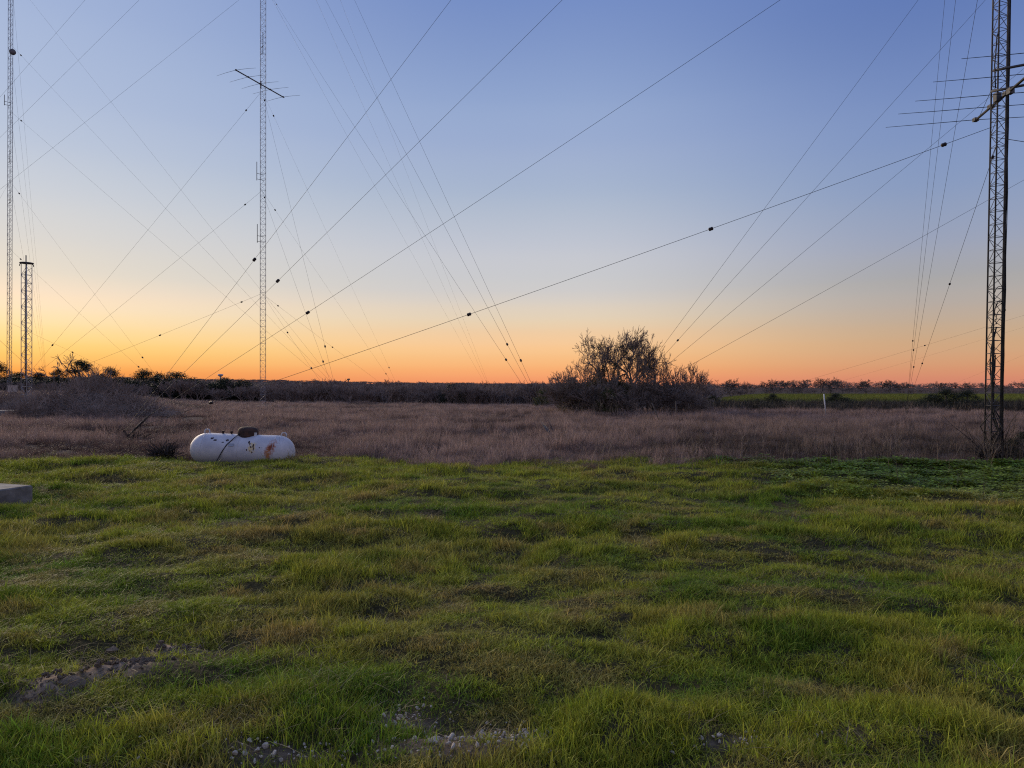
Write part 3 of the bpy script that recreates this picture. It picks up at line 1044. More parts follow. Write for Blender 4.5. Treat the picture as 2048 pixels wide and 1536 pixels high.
# brown woods across the middle: one mass of leafless brush
bsrc = []
for k in range(6):
    tmb, tr, tips = bare_tree_meshes(3.0, 520 + k, depth=4, stems=3, trunk=.05, split=(2, 4), minr=.013, spread=.55, up=.1)
    tr.v = tmb.v + [a for a in tr.v]; n0 = tmb.n
    tr.f = tmb.f + [tuple(i + n0 for i in f) for f in tr.f]
    tr.n += n0
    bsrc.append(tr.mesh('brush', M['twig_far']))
nB = 900
by_ = 65 + 45 * rng.random(nB) ** 1.6
bpx = rng.uniform(-60, 1420, nB)
bx_ = (bpx - 1024) / FPX * by_
okb = by_ > field_far(bx_ / by_) + 1.5
# the right-hand hedge behind the pasture
nH = 150
hy = rng.uniform(139, 165, nH); hpx = rng.uniform(1380, 2200, nH)
hx = (hpx - 1024) / FPX * hy
bh = (.62 + .30 * rng.random(nB))
hh_ = .24 + .20 * rng.random(nH)
ax = np.concatenate([bx_[okb], hx]); ay = np.concatenate([by_[okb], hy]); ah = np.concatenate([bh[okb], hh_ * .8])
zz = zfun(ax, ay)
lowgap = np.concatenate([smooth(1.6, 0, np.abs(bpx[okb] - 505) / 30) * 0, np.zeros(nH)])
apx = 1024 + ax / ay * FPX
cap = (EYE + (770 - 767 + 11 * smooth(.45, .8, vnoise(apx / 34., apx * 0, 171)) + 4 * smooth(.4, .8, vnoise(apx / 11., apx * 0, 172))) / FPX * ay - zz) / 3.0          # canopy stays just above eye level
ah = np.minimum(ah * 1.15, cap * (.74 + .34 * rng.random(len(ax)) ** 2.5))
ah = np.maximum(ah, .35)
scatter('brown_woods', np.column_stack([ax, ay, zz - .1]), np.column_stack([np.zeros(len(ax)), np.zeros(len(ax)), rng.random(len(ax)) * 6.283]),
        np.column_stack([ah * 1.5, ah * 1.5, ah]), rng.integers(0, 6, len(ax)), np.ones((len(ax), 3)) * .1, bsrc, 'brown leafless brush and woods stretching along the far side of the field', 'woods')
# wooded far rise, unbroken mass to the horizon
nR = 2600
ry = rng.uniform(260, 1400, nR); ra_ = rng.uniform(-.95, .95, nR); rx = ra_ * ry
rs = rng.uniform(1.0, 1.9, nR)
okr = ~((ra_ > .16) & (rng.random(nR) < .72))
scatter('distant_woods', np.column_stack([rx, ry, zfun(rx, ry) - .3])[okr], np.column_stack([np.zeros(nR), np.zeros(nR), rng.random(nR) * 6.283])[okr],
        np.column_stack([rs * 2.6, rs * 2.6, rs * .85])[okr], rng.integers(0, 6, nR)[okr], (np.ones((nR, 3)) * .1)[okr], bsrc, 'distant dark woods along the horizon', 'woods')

# the big leafless tree and its thicket
TD = 40.0
tx0 = PX(1264, TD)
root, tips = make_bare_tree('bare_tree', (tx0, TD, z1(tx0, TD)), 4.84, 611, ('bark', 'twig'), width=5.2, depth=7, trunk=.13, spread=.80, split=(2, 4), minr=.0088, wander=.17, up=.03)
tag(root, 'big leafless tree with a wide crown holding dark mistletoe balls', 'tree', 'leafless trees of the thicket')
rr2 = np.random.default_rng(33)
for (px, py, rad, n) in ((1266, 695, .26, 420), (1274, 690, .16, 160), (1243, 694, .16, 130), (1250, 706, .2, 170), (1258, 718, .16, 150), (1298, 735, .18, 160), (1232, 730, .22, 150)):
    mm = MB()
    dd = TD + rr2.normal(0, .2)
    leaf_cloud(mm, rr2, (PX(px, dd) - tx0, dd - TD, HZ(py, dd) - root.location.z), rad, n, .09, .9)
    mm.build('mistletoe', M['mistletoe'], root)['kind'] = 'stuff'
root2, tips = make_bare_tree('bare_tree', (PX(1214, 40.8), 40.8, z1(PX(1214, 40.8), 40.8)), 4.85, 612, ('bark', 'twig'), width=3.9, depth=7, trunk=.10, spread=.75, split=(2, 3), minr=.0092, wander=.2, up=.05)
tag(root2, 'leafless tree with vine covered dark trunk left of the big bare tree', 'tree', 'leafless trees of the thicket')
for (px, py, rad, n) in ((1200, 695, .30, 330), (1210, 715, .38, 420), (1190, 712, .2, 200), (1222, 722, .34, 330), (1205, 738, .42, 420), (1228, 745, .4, 380), (1186, 694, .14, 110), (1198, 752, .4, 330)):
    mm = MB()
    dd = 40.8 + rr2.normal(0, .25)
    leaf_cloud(mm, rr2, (PX(px, dd) - root2.location.x, dd - 40.8, HZ(py, dd) - root2.location.z), rad, n, .085, 1.1)
    mm.build('vine_foliage', M['mistletoe'], root2)['kind'] = 'stuff'
for lab, px, d, h, sd, kw in (
    ('spreading leafless small tree at the thicket end facing the middle mast', 1152, 40.3, 2.75, 613, dict(width=2.6, depth=6, stems=3, trunk=.05, spread=.7)),
    ('leafless tree between the thicket end and the vine covered tree', 1178, 40.6, 3.7, 617, dict(width=2.8, depth=6, stems=2, trunk=.06, spread=.7)),
    ('leafless tree behind and between the two tallest trees of the thicket', 1236, 41.6, 4.75, 618, dict(width=3.6, depth=6, stems=1, trunk=.09, spread=.7)),
    ('low leafless tree rounding off the thicket toward the small dark evergreen', 1134, 41.6, 2.45, 620, dict(width=2.4, depth=6, stems=3, trunk=.04, spread=.7)),
    ('leafless tree in front of the vine covered tree', 1212, 39.7, 3.7, 621, dict(width=2.9, depth=6, stems=2, trunk=.05, spread=.7)),
    ('tall leafless tree behind the trunk of the big bare tree', 1258, 42.2, 4.7, 622, dict(width=3.8, depth=6, stems=2, trunk=.07, spread=.7)),
    ('leafless tree in front and right of the big bare tree', 1292, 39.5, 3.3, 623, dict(width=2.8, depth=6, stems=2, trunk=.05, spread=.7)),
    ('pale barked twisted small tree at the foot of the big bare tree', 1275, 38.6, 2.1, 614, dict(width=1.3, depth=4, stems=2, trunk=.045, spread=.55)),
    ('leafless tree with low spreading limbs right of the big bare tree', 1308, 40.8, 3.9, 619, dict(width=3.4, depth=6, stems=2, trunk=.06, spread=.75)),
    ('leafless small tree with upright whips on the right slope of the thicket', 1340, 40.0, 3.1, 615, dict(width=2.4, depth=6, stems=3, trunk=.05, spread=.7)),
    ('thin leafless sapling clump with outward whips at the far end of the thicket', 1386, 40.5, 2.95, 616, dict(width=2.4, depth=5, stems=4, trunk=.03, spread=.5)),
):
    x = PX(px, d)
    t, tips = make_bare_tree('bare_tree', (x, d, z1(x, d)), h, sd, ('bark_pale' if 'pale' in lab else 'bark', 'twig'), minr=.0095, split=(2, 3) if kw['depth'] == 6 else (2, 4), up=.06, **kw)
    tag(t, lab, 'tree', 'leafless trees of the thicket')
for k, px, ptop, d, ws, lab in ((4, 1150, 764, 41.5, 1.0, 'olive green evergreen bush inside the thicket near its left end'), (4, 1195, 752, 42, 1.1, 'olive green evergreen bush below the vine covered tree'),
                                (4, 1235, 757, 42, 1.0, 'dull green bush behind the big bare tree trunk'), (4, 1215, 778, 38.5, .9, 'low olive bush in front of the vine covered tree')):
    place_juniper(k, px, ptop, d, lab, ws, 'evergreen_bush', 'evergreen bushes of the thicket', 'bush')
# leafless undergrowth shrubs, alike
SHM = []
for k in range(4):
    tmb, tr, tips = bare_tree_meshes(2.0, 640 + k, depth=5, stems=4, trunk=.022, split=(2, 4), minr=.007, spread=.6, up=.06)
    SHM.append((tmb.mesh('stem', M['bark'], True), tr.mesh('twigs', M['twig'])))
SHP = [(1128, 41, .8), (1142, 40, .95), (1158, 39.4, .95), (1175, 39, .9), (1190, 38.8, .85), (1206, 39.5, 1.0), (1222, 39, .95), (1240, 38.6, .8), (1256, 38.2, .75), (1272, 39.4, .9), (1290, 39, .9),
       (1306, 39.4, .95), (1322, 39, .85), (1340, 39.2, .85), (1356, 39.5, .85), (1372, 39.2, .8), (1388, 39.6, .8), (1404, 40, .7), (1136, 42.5, .9), (1170, 42.5, 1.05), (1250, 42.5, 1.1), (1312, 42, 1.0), (1350, 42, .9), (1396, 42, .75)]
for k, (px, d, s) in enumerate(SHP):
    x = PX(px, d)
    root = empty('leafless_shrub', (x, d, z1(x, d)), (0, 0, k * 2.4))
    s *= .78 if px > 1318 else 1.0
    s *= .55 + .75 * float(_hash(np.array([k]), np.array([3]), 5)[0])
    root.scale = (s * 1.25, s * 1.25, s * .92)
    obj('stem', SHM[k % 4][0], root); obj('twigs', SHM[k % 4][1], root)
    tag(root, 'twiggy leafless shrub in the undergrowth around the big bare tree', 'shrub', 'undergrowth of the thicket')

# trees and bushes to the right
BTM = []
for k in range(4):
    tmb, tr, tips = bare_tree_meshes(4.0, 660 + k, depth=5, stems=2, trunk=.07, split=(2, 4), minr=.02, spread=.75, up=.03)
    BTM.append((tmb.mesh('trunk', M['bark'], True), tr.mesh('crown', M['bark'])))
clumps = []
for k in range(4):
    r = np.random.default_rng(680 + k); mm = MB()
    for j in range(7):
        leaf_cloud(mm, r, (r.normal(0, .9), r.normal(0, .6), r.uniform(2.2, 3.6)), .35, 60, .16, .8)
    clumps.append(mm.mesh('mistletoe', M['mistletoe']))
row = [(1432, 757, 'first'), (1463, 756, 'second'), (1490, 762, 'third'), (1530, 762, 'fourth'), (1550, 758, 'fifth'), (1585, 759, 'sixth'), (1604, 761, 'seventh'), (1640, 755, 'eighth'), (1662, 754, 'ninth'),
       (1686, 760, 'tenth'), (1732, 758, 'eleventh'), (1776, 759, 'twelfth'), (1800, 764, 'thirteenth'), (1885, 762, 'fourteenth'), (1938, 763, 'fifteenth')]
for k, (px, ptop, word) in enumerate(row):
    d = 141 + (k * 37 % 11)
    x = PX(px, d); zb = z1(x, d)
    root = empty('bare_tree', (x, d, zb), (0, 0, k * 1.7))
    s = (HZ(ptop, d) - zb) / 4.0
    root.scale = (s * 1.25, s * 1.25, s)
    obj('trunk', BTM[k % 4][0], root); obj('crown', BTM[k % 4][1], root)
    if k in (1, 4, 5, 7, 10, 11):
        obj('mistletoe', clumps[k % 4], root)['kind'] = 'stuff'
    tag(root, 'far leafless tree behind the green pasture, %s in the row counting from the thicket' % word, 'tree', 'row of bare trees behind the pasture')
for k, px, ptop, d, ws, lab in (
    (3, 1545, 789, 50, 1.1, 'dark rounded evergreen bush left of the leaning white pipe'),
    (4, 1512, 797, 54, 1.2, 'low dull bush between the tan reeds and the rounded evergreen'),
    (3, 1672, 788, 58, 1.7, 'dark bush behind the leaning white pipe'),
    (3, 1862, 790, 48, 1.5, 'olive bush at the left of the dark hedge near the big mast'),
    (3, 1893, 780, 47, 1.5, 'tallest dark bush of the hedge left of the big mast'),
    (1, 1934, 782, 48, 1.6, 'dark bush of the hedge just left of the big mast'),
    (3, 1425, 792, 50, 1.1, 'dark low bush right of the thicket'),
    (3, 2046, 866, 15.6, 1.1, 'dark low bush right of the big mast foot'),
):
    place_juniper(k, px, ptop, d, lab, ws, 'evergreen_bush', 'bushes right of the thicket', 'bush')
rb = tuft(160, 1.0, .35, .9, .35, .018, 700, blade_mat('tan_reed', .3, False, (.20, .135, .055), rnd=.4))
x = PX(1458, 51)
o = obj('reed_clump', rb, None, (x, 51, z1(x, 51) - .05)); o.scale = (1.25, .8, .95)
tag(o, 'tan reed clump beside the dark bush right of the thicket', 'reeds')


# the bramble mound at the left
def bramble(name, cx, cy, w, dp, h, n, seed, mat, label, cat='thicket'):
    r = np.random.default_rng(seed)
    mb = MB(); core = MB()
    zb = z1(cx, cy)
    K = 22
    for k in range(n):
        a = r.random() * 6.283; q = math.sqrt(r.random())
        x = math.cos(a) * q * w * .5; y = math.sin(a) * q * dp * .5
        top = h * max(1 - (q ** 2.2), .04) * (.72 + .5 * vnoise(np.array([x * 1.1 + 5]), np.array([y * 1.1]), 3)[0])
        z0 = top * r.uniform(.1, .9)
        b = r.random() * 6.283; L_ = r.uniform(.25, .7)
        d = np.array([math.cos(b), math.sin(b), r.uniform(-.1, .9)]); d /= np.linalg.norm(d)
        if k % 9 == 0:          # long shoots that break the outline
            z0 = top * .85; L_ = r.uniform(.5, 1.0); d = d * .6 + np.array([0, 0, 1.0])
        p = np.array([x, y, z0]); pts = [p]
        for s in range(4):
            d = d + r.normal(0, .16, 3) + np.array([0, 0, -.14]); d /= np.linalg.norm(d)
            p = p + d * L_ / 4; pts.append(p)
        mb.tube(pts, np.linspace(.010, .005, 5), 3, False)
    # the packed heart of the mound
    uu = np.linspace(0, 1, 12); aa = np.linspace(0, 6.283, 33)[:-1]
    vs = []
    for u in uu:
        for a in aa:
            x = math.cos(a) * u * w * .47; y = math.sin(a) * u * dp * .47
            vs.append((x, y, h * .55 * max(1 - u ** 2.2, -.02) * (.72 + .5 * vnoise(np.array([x * 1.1 + 5]), np.array([y * 1.1]), 3)[0]) + r.normal(0, .03) - .03))
    fs = []
    for i in range(11):
        for j in range(32):
            fs.append((i * 32 + j, (i + 1) * 32 + j, (i + 1) * 32 + (j + 1) % 32, i * 32 + (j + 1) % 32))
    core.add(vs, fs)
    root = empty(name, (cx, cy, zb))
    core.build('packed_heart', M['cane'], root, True)
    c = mb.build('canes', M[mat], root)
    tag(root, label, cat)
    return root


bramble('bramble_mound', PX(178, 34.0), 34.0, 6.8, 4.2, 1.85, 8000, 71, 'cane', 'broad domed mound of tangled brown brambles beside the short lattice tower')
bramble('bramble_mound', PX(28, 38.5), 38.5, 4.2, 2.6, .9, 2200, 72, 'cane', 'low bramble hump under the short lattice tower')
bramble('bramble_mound', PX(290, 34.5), 34.5, 3.8, 2.4, .55, 1300, 73, 'cane', 'low bramble tail trailing right of the domed mound')


def root_heap(name, cx, cy, size, n, seed, label, mat='deadwood', h=.5, rad=.012, cat='brush heap'):
    r = np.random.default_rng(seed); mb = MB()
    for k in range(n):
        a = r.random() * 6.283; q = r.random() ** .7 * size
        p = np.array([math.cos(a) * q * .6, math.sin(a) * q * .4, r.uniform(-.03, .15)])
        d = np.array([math.cos(a) * r.uniform(.2, 1.4), math.sin(a), r.uniform(.2, 1.4)]); d /= np.linalg.norm(d)
        pts = [p]
        ln = r.uniform(.4, 1) * h
        for s in range(4):
            d = d + r.normal(0, .28, 3); d /= np.linalg.norm(d); p = p + d * ln / 4; pts.append(p)
        mb.tube(pts, np.linspace(rad * r.uniform(.5, 1.2), rad * .25, 5), 4, False)
    o = mb.build(name, M[mat], None, False, (cx, cy, z1(cx, cy)))
    tag(o, label, cat)
    return o


root_heap('dead_root_heap', PX(326, 15.1), 15.1, .34, 120, 81, 'dark tangle of dead roots beside the propane tank', h=.42, rad=.016)
root_heap('dead_brush', PX(268, 20.8), 20.8, .5, 55, 82, 'dark dead brush sticks where four guy wires meet the ground', h=.6, rad=.011)
root_heap('dead_brush', PX(222, 21.5), 21.5, .45, 40, 83, 'small dead brush left of the guy anchor in the dry field', h=.5, rad=.009)


# ------------------------------------------------------------------ lattice masts
def legs3(R, th):
    return [np.array([R * math.cos(th + k * 2.0944), R * math.sin(th + k * 2.0944), 0]) for k in range(3)]


ROD = {}


def rod_mesh(name, rad, mat):
    key = (name, rad)
    if key not in ROD:
        ROD[key] = MB().tube([(0, 0, 0), (0, 0, 1)], rad, 5).mesh(name, mat)
    return ROD[key]


def rod_obj(name, me, a, b, parent):
    a = Vector(a); b = Vector(b)
    o = bpy.data.objects.new(name, me)
    COL.objects.link(o)
    o.parent = parent
    d = b - a
    o.location = a
    o.rotation_mode = 'QUATERNION'
    o.rotation_quaternion = d.to_track_quat('Z', 'Y')
    o.scale = (1, 1, d.length)
    return o


def lattice(name, loc, rot, R, th, H, bay, leg_r, br_r, h_single, label, cat, mat='steel', group=None, zig=True, leg_rs=None):
    root = empty(name, loc, rot)
    L3 = legs3(R, th)
    for k, p in enumerate(L3):
        MB().tube([p + (0, 0, -.1), p + (0, 0, H * .5), p + (0, 0, H)], (leg_rs or [leg_r] * 3)[k], 8).build('leg', M[mat], root, True)
    n = int(H / bay)
    rest = MB()
    hm = rod_mesh('horizontal_brace', br_r, M[mat]); dm = rod_mesh('diagonal_brace', br_r, M[mat])
    for i in range(n):
        z0 = .12 + i * bay; z1_ = z0 + bay
        for k in range(3):
            a, b = L3[k], L3[(k + 1) % 3]
            if (i + k) % 2 and zig:
                a, b = b, a
            h0, h1 = a + (0, 0, z0), b + (0, 0, z0)
            d0, d1 = a + (0, 0, z0 + .01), b + (0, 0, z1_ - .01)
            if z1_ < h_single:
                rod_obj('horizontal_brace', hm, h0, h1, root)
                rod_obj('diagonal_brace', dm, d0, d1, root)
            else:
                rest.tube([h0, h1], br_r, 3, False); rest.tube([d0, d1], br_r, 3, False)
    if rest.n:
        b = rest.build('bracing', M[mat], root)
        b['kind'] = 'stuff'
    tag(root, label, cat, group)
    return root


def mast_point(root, h):
    bpy.context.view_layer.update()
    return np.array(root.matrix_world @ Vector((0, 0, h)))


# big mast at the right
RD = 15.5
RXB = PX(1983, RD)
big_mast = lattice('lattice_mast', (RXB, RD, z1(RXB, RD)), (0, math.radians(1.15), 0), .166, math.radians(-10), 28.0, .283, .017, .0065, 11.4,
                   'tall three legged steel lattice mast wrapped in black cables, nearest of the masts', 'radio mast', 'steel_dark', 'lattice masts', True, [.028, .017, .017])
r = np.random.default_rng(91)
for k in range(7):      # black coax dropping down the middle and spreading into the vines at the foot
    z = 2.95 - .12 * k + r.normal(0, .1)
    pts = [(r.normal(-.02, .03), r.normal(-.03, .03), z)]
    while z > .05:
        z -= .35
        s = .025 + (.09 if z < .9 else 0)
        pts.append((-.02 + r.normal(0, s), -.03 + r.normal(0, s), max(z, .0)))
    MB().tube(pts, .014 if k < 4 else .010, 6).build('coax_cable', M['cable'], big_mast, True)
for k in range(4):      # cables tied along the thick leg
    a0 = math.radians(-10) + .14 * (k - 1.5)
    pts = [(.196 * math.cos(a0) + r.normal(0, .006), .196 * math.sin(a0) + r.normal(0, .008), z) for z in np.linspace(.2, 28, 40)]
    MB().tube(pts, .009, 5).build('coax_cable', M['cable'], big_mast, True)
for k in range(5):      # slack loops
    zc = 2.95 + .12 * k + r.normal(0, .1)
    w_ = r.uniform(.10, .17)
    pts = [(.19 - w_ * (1 - math.cos(t)) * .9, -.06 + r.normal(0, .01), zc + .22 * math.sin(t)) for t in np.linspace(0, 3.6, 12)]
    MB().tube(pts, .008, 5).build('coax_cable', M['cable'], big_mast, True)
o = root_heap('dead_vine', RXB, RD, .34, 120, 92, 'dark dead vines climbing the foot of the big mast', h=.48, rad=.009, cat='vine')
root_heap('dead_vine', RXB + .02, RD - .02, .16, 70, 93, 'dark dead vine strands inside the foot of the big mast', h=1.5, rad=.009, cat='vine')

# middle mast
MD = 50.0
MXB = PX(524, MD)
mid_mast = lattice('lattice_mast', (MXB, MD, z1(MXB, MD)), (0, 0, 0), .245, math.radians(20), 46.0, .40, .019, .0085, 0,
                   'slim steel lattice mast rising from the dry field behind the propane tank', 'radio mast', 'steel', 'lattice masts')
# left mast
LD = 58.0
LXB = PX(18.5, LD)
left_mast = lattice('lattice_mast', (LXB, LD, z1(LXB, LD)), (0, math.radians(.15), 0), .185, math.radians(5), 46.0, .40, .019, .0085, 0,
                    'slim steel lattice mast with a drum dish at the photo\'s far left', 'radio mast', 'steel', 'lattice masts')
# short crank-up tower
SD = 36.0
SXB = PX(53, SD)
SZB = z1(SXB, SD)
SH = HZ(527, SD) - SZB
short = lattice('lattice_tower', (SXB, SD, SZB), (0, 0, 0), .262, math.radians(64.4), SH, .405, .017, .0095, 100,
                'short stand-alone lattice tower with a flat top plate and centre pole', 'lattice tower', 'steel')
cp = MB().lathe([(.0, 0), (.30, 0), (.32, .02), (.30, .045), (.02, .05)], 18)
cp.build('top_plate', M['steel_dark'], short, False, (0, 0, SH))
MB().tube([(-.03, .0, .9), (-.03, .0, SH + .42)], .026, 8).build('centre_pole', M['steel_dark'], short, True)
MB().tube([(-.08, 0, .9), (-.08, 0, SH * .95)], .013, 6).build('lift_cable', M['cable'], short, True)
for k in range(3):
    p = legs3(.262, math.radians(64.4))[k] * 1.25
    MB().tube([p * .8 + np.array([0, 0, SH]), p + np.array([0, 0, SH - .02]), p * 1.05 + np.array([0, 0, SH - .12])], .02, 6).build('bracket', M['steel_dark'], short, True)
# its concrete pad
mb = MB()
mb.box((-1.3, -1.0, -.2), (1.2, .8, .16))
pad = mb.build('concrete_pad', M['concrete'], None, False, (SXB + .25, SD - .15, SZB)); pad.rotation_euler = (0, 0, .06)
tag(pad, 'flat pale concrete pad under the short lattice tower', 'concrete pad')

# mast feet
for (mx_, my_, lab) in ((MXB, MD, 'small concrete footing under the middle mast'),):
    f = MB().lathe([(.38, -.2), (.38, .1), (.34, .14), (.05, .15)], 12).build('mast_footing', M['concrete'], None, False, (mx_, my_, z1(mx_, my_)))
    tag(f, lab, 'footing')


# ------------------------------------------------------------------ guy wires
def proj(p):
    return 1024 + p[0] / p[1] * FPX, 770 - (p[2] - EYE) / p[1] * FPX


INS = {}


def insulator_mesh(s):
    if s not in INS:
        b = MB()
        b.lathe([(.30 * s, -.62 * s), (.46 * s, -.5 * s), (.50 * s, -.2 * s), (.44 * s, 0), (.50 * s, .2 * s), (.46 * s, .5 * s), (.30 * s, .62 * s)], 8)
        INS[s] = b.mesh('insulator', M['porcelain'])
    return INS[s]


def guy(p0, p1, label, sag=.05, rad=.006, ins=(), isz=.11, group='guy wires'):
    """wire from the mast (p0) to its anchor (p1); ins: photograph columns or rows where egg insulators sit"""
    p0 = np.asarray(p0, float); p1 = np.asarray(p1, float)
    ts = np.linspace(0, 1, 19)

    def at(t):
        p = p0 + (p1 - p0) * t
        p[2] -= sag * 4 * t * (1 - t)
        return p
    pts = [at(t) for t in ts]
    o = MB().tube(pts, rad, 4, False).build('guy_wire', M['wire'], None)
    for kind, val in ins:
        if kind == 't':
            t = val
        else:
            tt = np.linspace(0.002, .998, 1500)
            pp = np.array([at(t) for t in tt])
            good = pp[:, 1] > .5
            x = 1024 + pp[:, 0] / np.maximum(pp[:, 1], .5) * FPX; y = 770 - (pp[:, 2] - EYE) / np.maximum(pp[:, 1], .5) * FPX
            e = np.abs((x if kind == 'x' else y) - val) + (~good) * 1e6
            t = tt[int(np.argmin(e))]
        p = at(t); q = at(min(t + .003, 1))
        c = bpy.data.objects.new('insulator', insulator_mesh(isz))
        COL.objects.link(c)
        c.parent = o
        c.location = p
        c.rotation_mode = 'QUATERNION'
        c.rotation_quaternion = Vector(q - p).to_track_quat('Z', 'Y')
    tag(o, label, 'guy wire', group)
    return o


def ground_pt(px, d, dz=.35):
    x = PX(px, d)
    return np.array([x, d, z1(x, d) + dz])


# --- the big mast: front-left anchor and back anchor
A1 = ground_pt(246, 21.0, .25)
A2 = ground_pt(1813, 36.0, .35)
g = 'guy wires of the big mast'
for h, lab, ins in ((7.38, 'lowest and flattest guy wire from the big mast, crossing most of the photo', (1888, 1422, 938, 422)),
                    (13.4, 'second guy wire up from the big mast, slanting to the anchor left of the tank', (615,)),
                    (19.9, 'third guy wire from the big mast, meeting the top edge near the middle', (555,)),
                    (26.6, 'steepest guy wire slanting from the top edge to the anchor left of the tank', (509,))):
    guy(mast_point(big_mast, h), A1, lab, .10, .0053 if h < 8 else .0047, [('x', v) for v in ins], .088, g)
for h, lab, ins in ((7.0, 'guy wire dropping from the big mast below its antenna to the pasture side', (314, 568, 727)),
                    (13.4, 'steep guy wire behind the big mast, nearest it of the three close ones', (734,)),
                    (19.9, 'steep guy wire behind the big mast, middle one of the three close ones', (700,)),
                    (26.6, 'steep guy wire behind the big mast, farthest from it of the three close ones', (682,))):
    guy(mast_point(big_mast, h), A2, lab, .08, .0048, [('y', v) for v in ins], .066, g)
guy(mast_point(big_mast, 7.1), (RXB + 7, RD - 13, .3), 'short stub of guy wire leaving the frame right of the big mast', .08, .0065, (), .1, g)

# --- middle mast: outer ring for the three upper levels, inner ring for the lower three
mb0 = np.array([MXB, MD])
def ring(r_, deg):
    return mb0 + r_ * np.array([math.cos(math.radians(deg)), math.sin(math.radians(deg))])
def gp(xy, dz=.3):
    return np.array([xy[0], xy[1], z1(xy[0], xy[1]) + dz])
ONEAR = ground_pt(1111, 20.4, .2); OFAR = gp(ring(35, 63)); OLEFT = gp(ring(35, -177))
INEAR = gp(ring(16.3, -57)); IFAR = gp(ring(17, 63)); ILEFT = gp(ring(17, -177))
g = 'guy wires of the middle mast'
zb = z1(MXB, MD)
for h, lv in ((HZ(-38, MD) - zb, 'lowest'), (HZ(-246, MD) - zb, 'middle'), (HZ(-408, MD) - zb, 'highest')):
    P = mast_point(mid_mast, h)
    guy(P, ONEAR, '%s of three dark guy wires from the middle mast top to the field anchor' % lv, .12, .0052,
        [('y', {'lowest': 719, 'middle': 689, 'highest': 721}[lv])] + ([('y', 8)] if lv == 'lowest' else []), .068, g)
    guy(P, OFAR, '%s of three fainter guy wires from the middle mast top running behind toward the woods' % lv, .12, .0055, (), .1, g)
    guy(P, OLEFT, '%s of three guy wires from the middle mast top crossing behind the left mast' % lv, .12, .0062, (), .1, g)
for py, lv, il, if_, in_ in ((587, 'low', (483, 320), (556, 665), (665, 736)), (381, 'half height', (490,), (550, 772), (395, 723)), (181, 'antenna height', (492, 105), (547, 778), (200, 693))):
    P = mast_point(mid_mast, HZ(py, MD) - zb)
    guy(P, ILEFT, '%s guy wire of the middle mast running down leftwards' % lv, .06, .006, [('x', v) for v in il], .11, g)
    guy(P, IFAR, '%s guy wire of the middle mast running down right to the woods edge' % lv, .06, .005, [('x', v) for v in if_], .10, g)
    guy(P, INEAR, '%s guy wire of the middle mast dropping steeply beside it' % lv, .06, .005, [('y', v) for v in in_], .10, g)

# --- left mast
zbl = z1(LXB, LD)
g = 'guy wires of the left mast'
LIN = ground_pt(347, 53.0); LOUT = ground_pt(702, 50.0); LBK = ground_pt(97, 92.0)
for py, to, lab, ins in ((-50, LOUT, 'highest thin guy wire falling rightwards from the left mast', ()), (88, LOUT, 'thin guy wire falling rightwards from just above the drum dish', (41,)), (222, LOUT, 'thin guy wire falling rightwards from below the drum dish', (42,)),
                         (362, LIN, 'thin guy wire from halfway down the left mast toward the bramble mound', (38, 285)), (498, LIN, 'thin guy wire passing the top of the short lattice tower', (41, 277)),
                         (645, LIN, 'lowest thin guy wire of the left mast, passing behind the short lattice tower', (145,))):
    guy(mast_point(left_mast, HZ(py, LD) - zbl), to, lab, .05, .0048, [('x', v) for v in ins], .11, g)
for py, lv in ((-60, 'highest'), (88, 'second'), (222, 'third'), (362, 'lowest')):
    guy(mast_point(left_mast, HZ(py, LD) - zbl), LBK, '%s nearly upright faint guy wire just right of the left mast' % lv, .05, .0045, (), .1, g)
guy(mast_point(left_mast, HZ(361, LD) - zbl), (PX(-220, 55), 55, 1.2), 'guy wire stub leaving the photo left of the left mast', .05, .005, (), .1, g)

# --- two wires of a mast standing out of the photo to the left
AL = ground_pt(172, 30.0, .1)
for py0, lab in ((437, 'upper of two guy wires entering from the left edge toward the bramble mound'), (561, 'lower of two guy wires entering from the left edge toward the bramble mound')):
    guy((PX(-260, 31.0), 31.0, HZ(py0, 31.0)), AL, lab, .04, .005, (), .09, 'guy wires entering from the left')

# --- the set that comes in from a mast out of the photo to the right
AR = ground_pt(1240, 44.5, .5)
for x1, y1_, lab, ins in ((2500, 105, 'lowest of four guy wires slanting down to the thicket, passing behind the big mast', ()), (2500, -243, 'second lowest of four guy wires slanting down to the thicket', ()),
                          (2500, -590, 'second steepest of four guy wires slanting down to the thicket', (1356,)), (2500, -905, 'steepest of four guy wires slanting down to the thicket', ())):
    guy((PX(x1, 46), 46, HZ(y1_, 46)), AR, lab, .10, .0085, [('x', v) for v in ins], .12, 'guy wires slanting down to the thicket')
for x0, y0, x1, d, lab, ins in ((2300, 551, 1500, 95, 'thin flat guy wire crossing behind the big mast foot with two small insulators', (1850, 1614)), (2300, 576, 1590, 110, 'very faint flat guy wire below the thin one behind the big mast', ()),
                                (2300, 600, 1860, 120, 'faintest flat guy wire low in the sky behind the big mast', ())):
    guy((PX(x0, d), d, HZ(y0, d)), ground_pt(x1, d, .4), lab, .25, .0075 if d < 100 else .005, [('x', v) for v in ins], .16, 'flat guy wires behind the big mast')


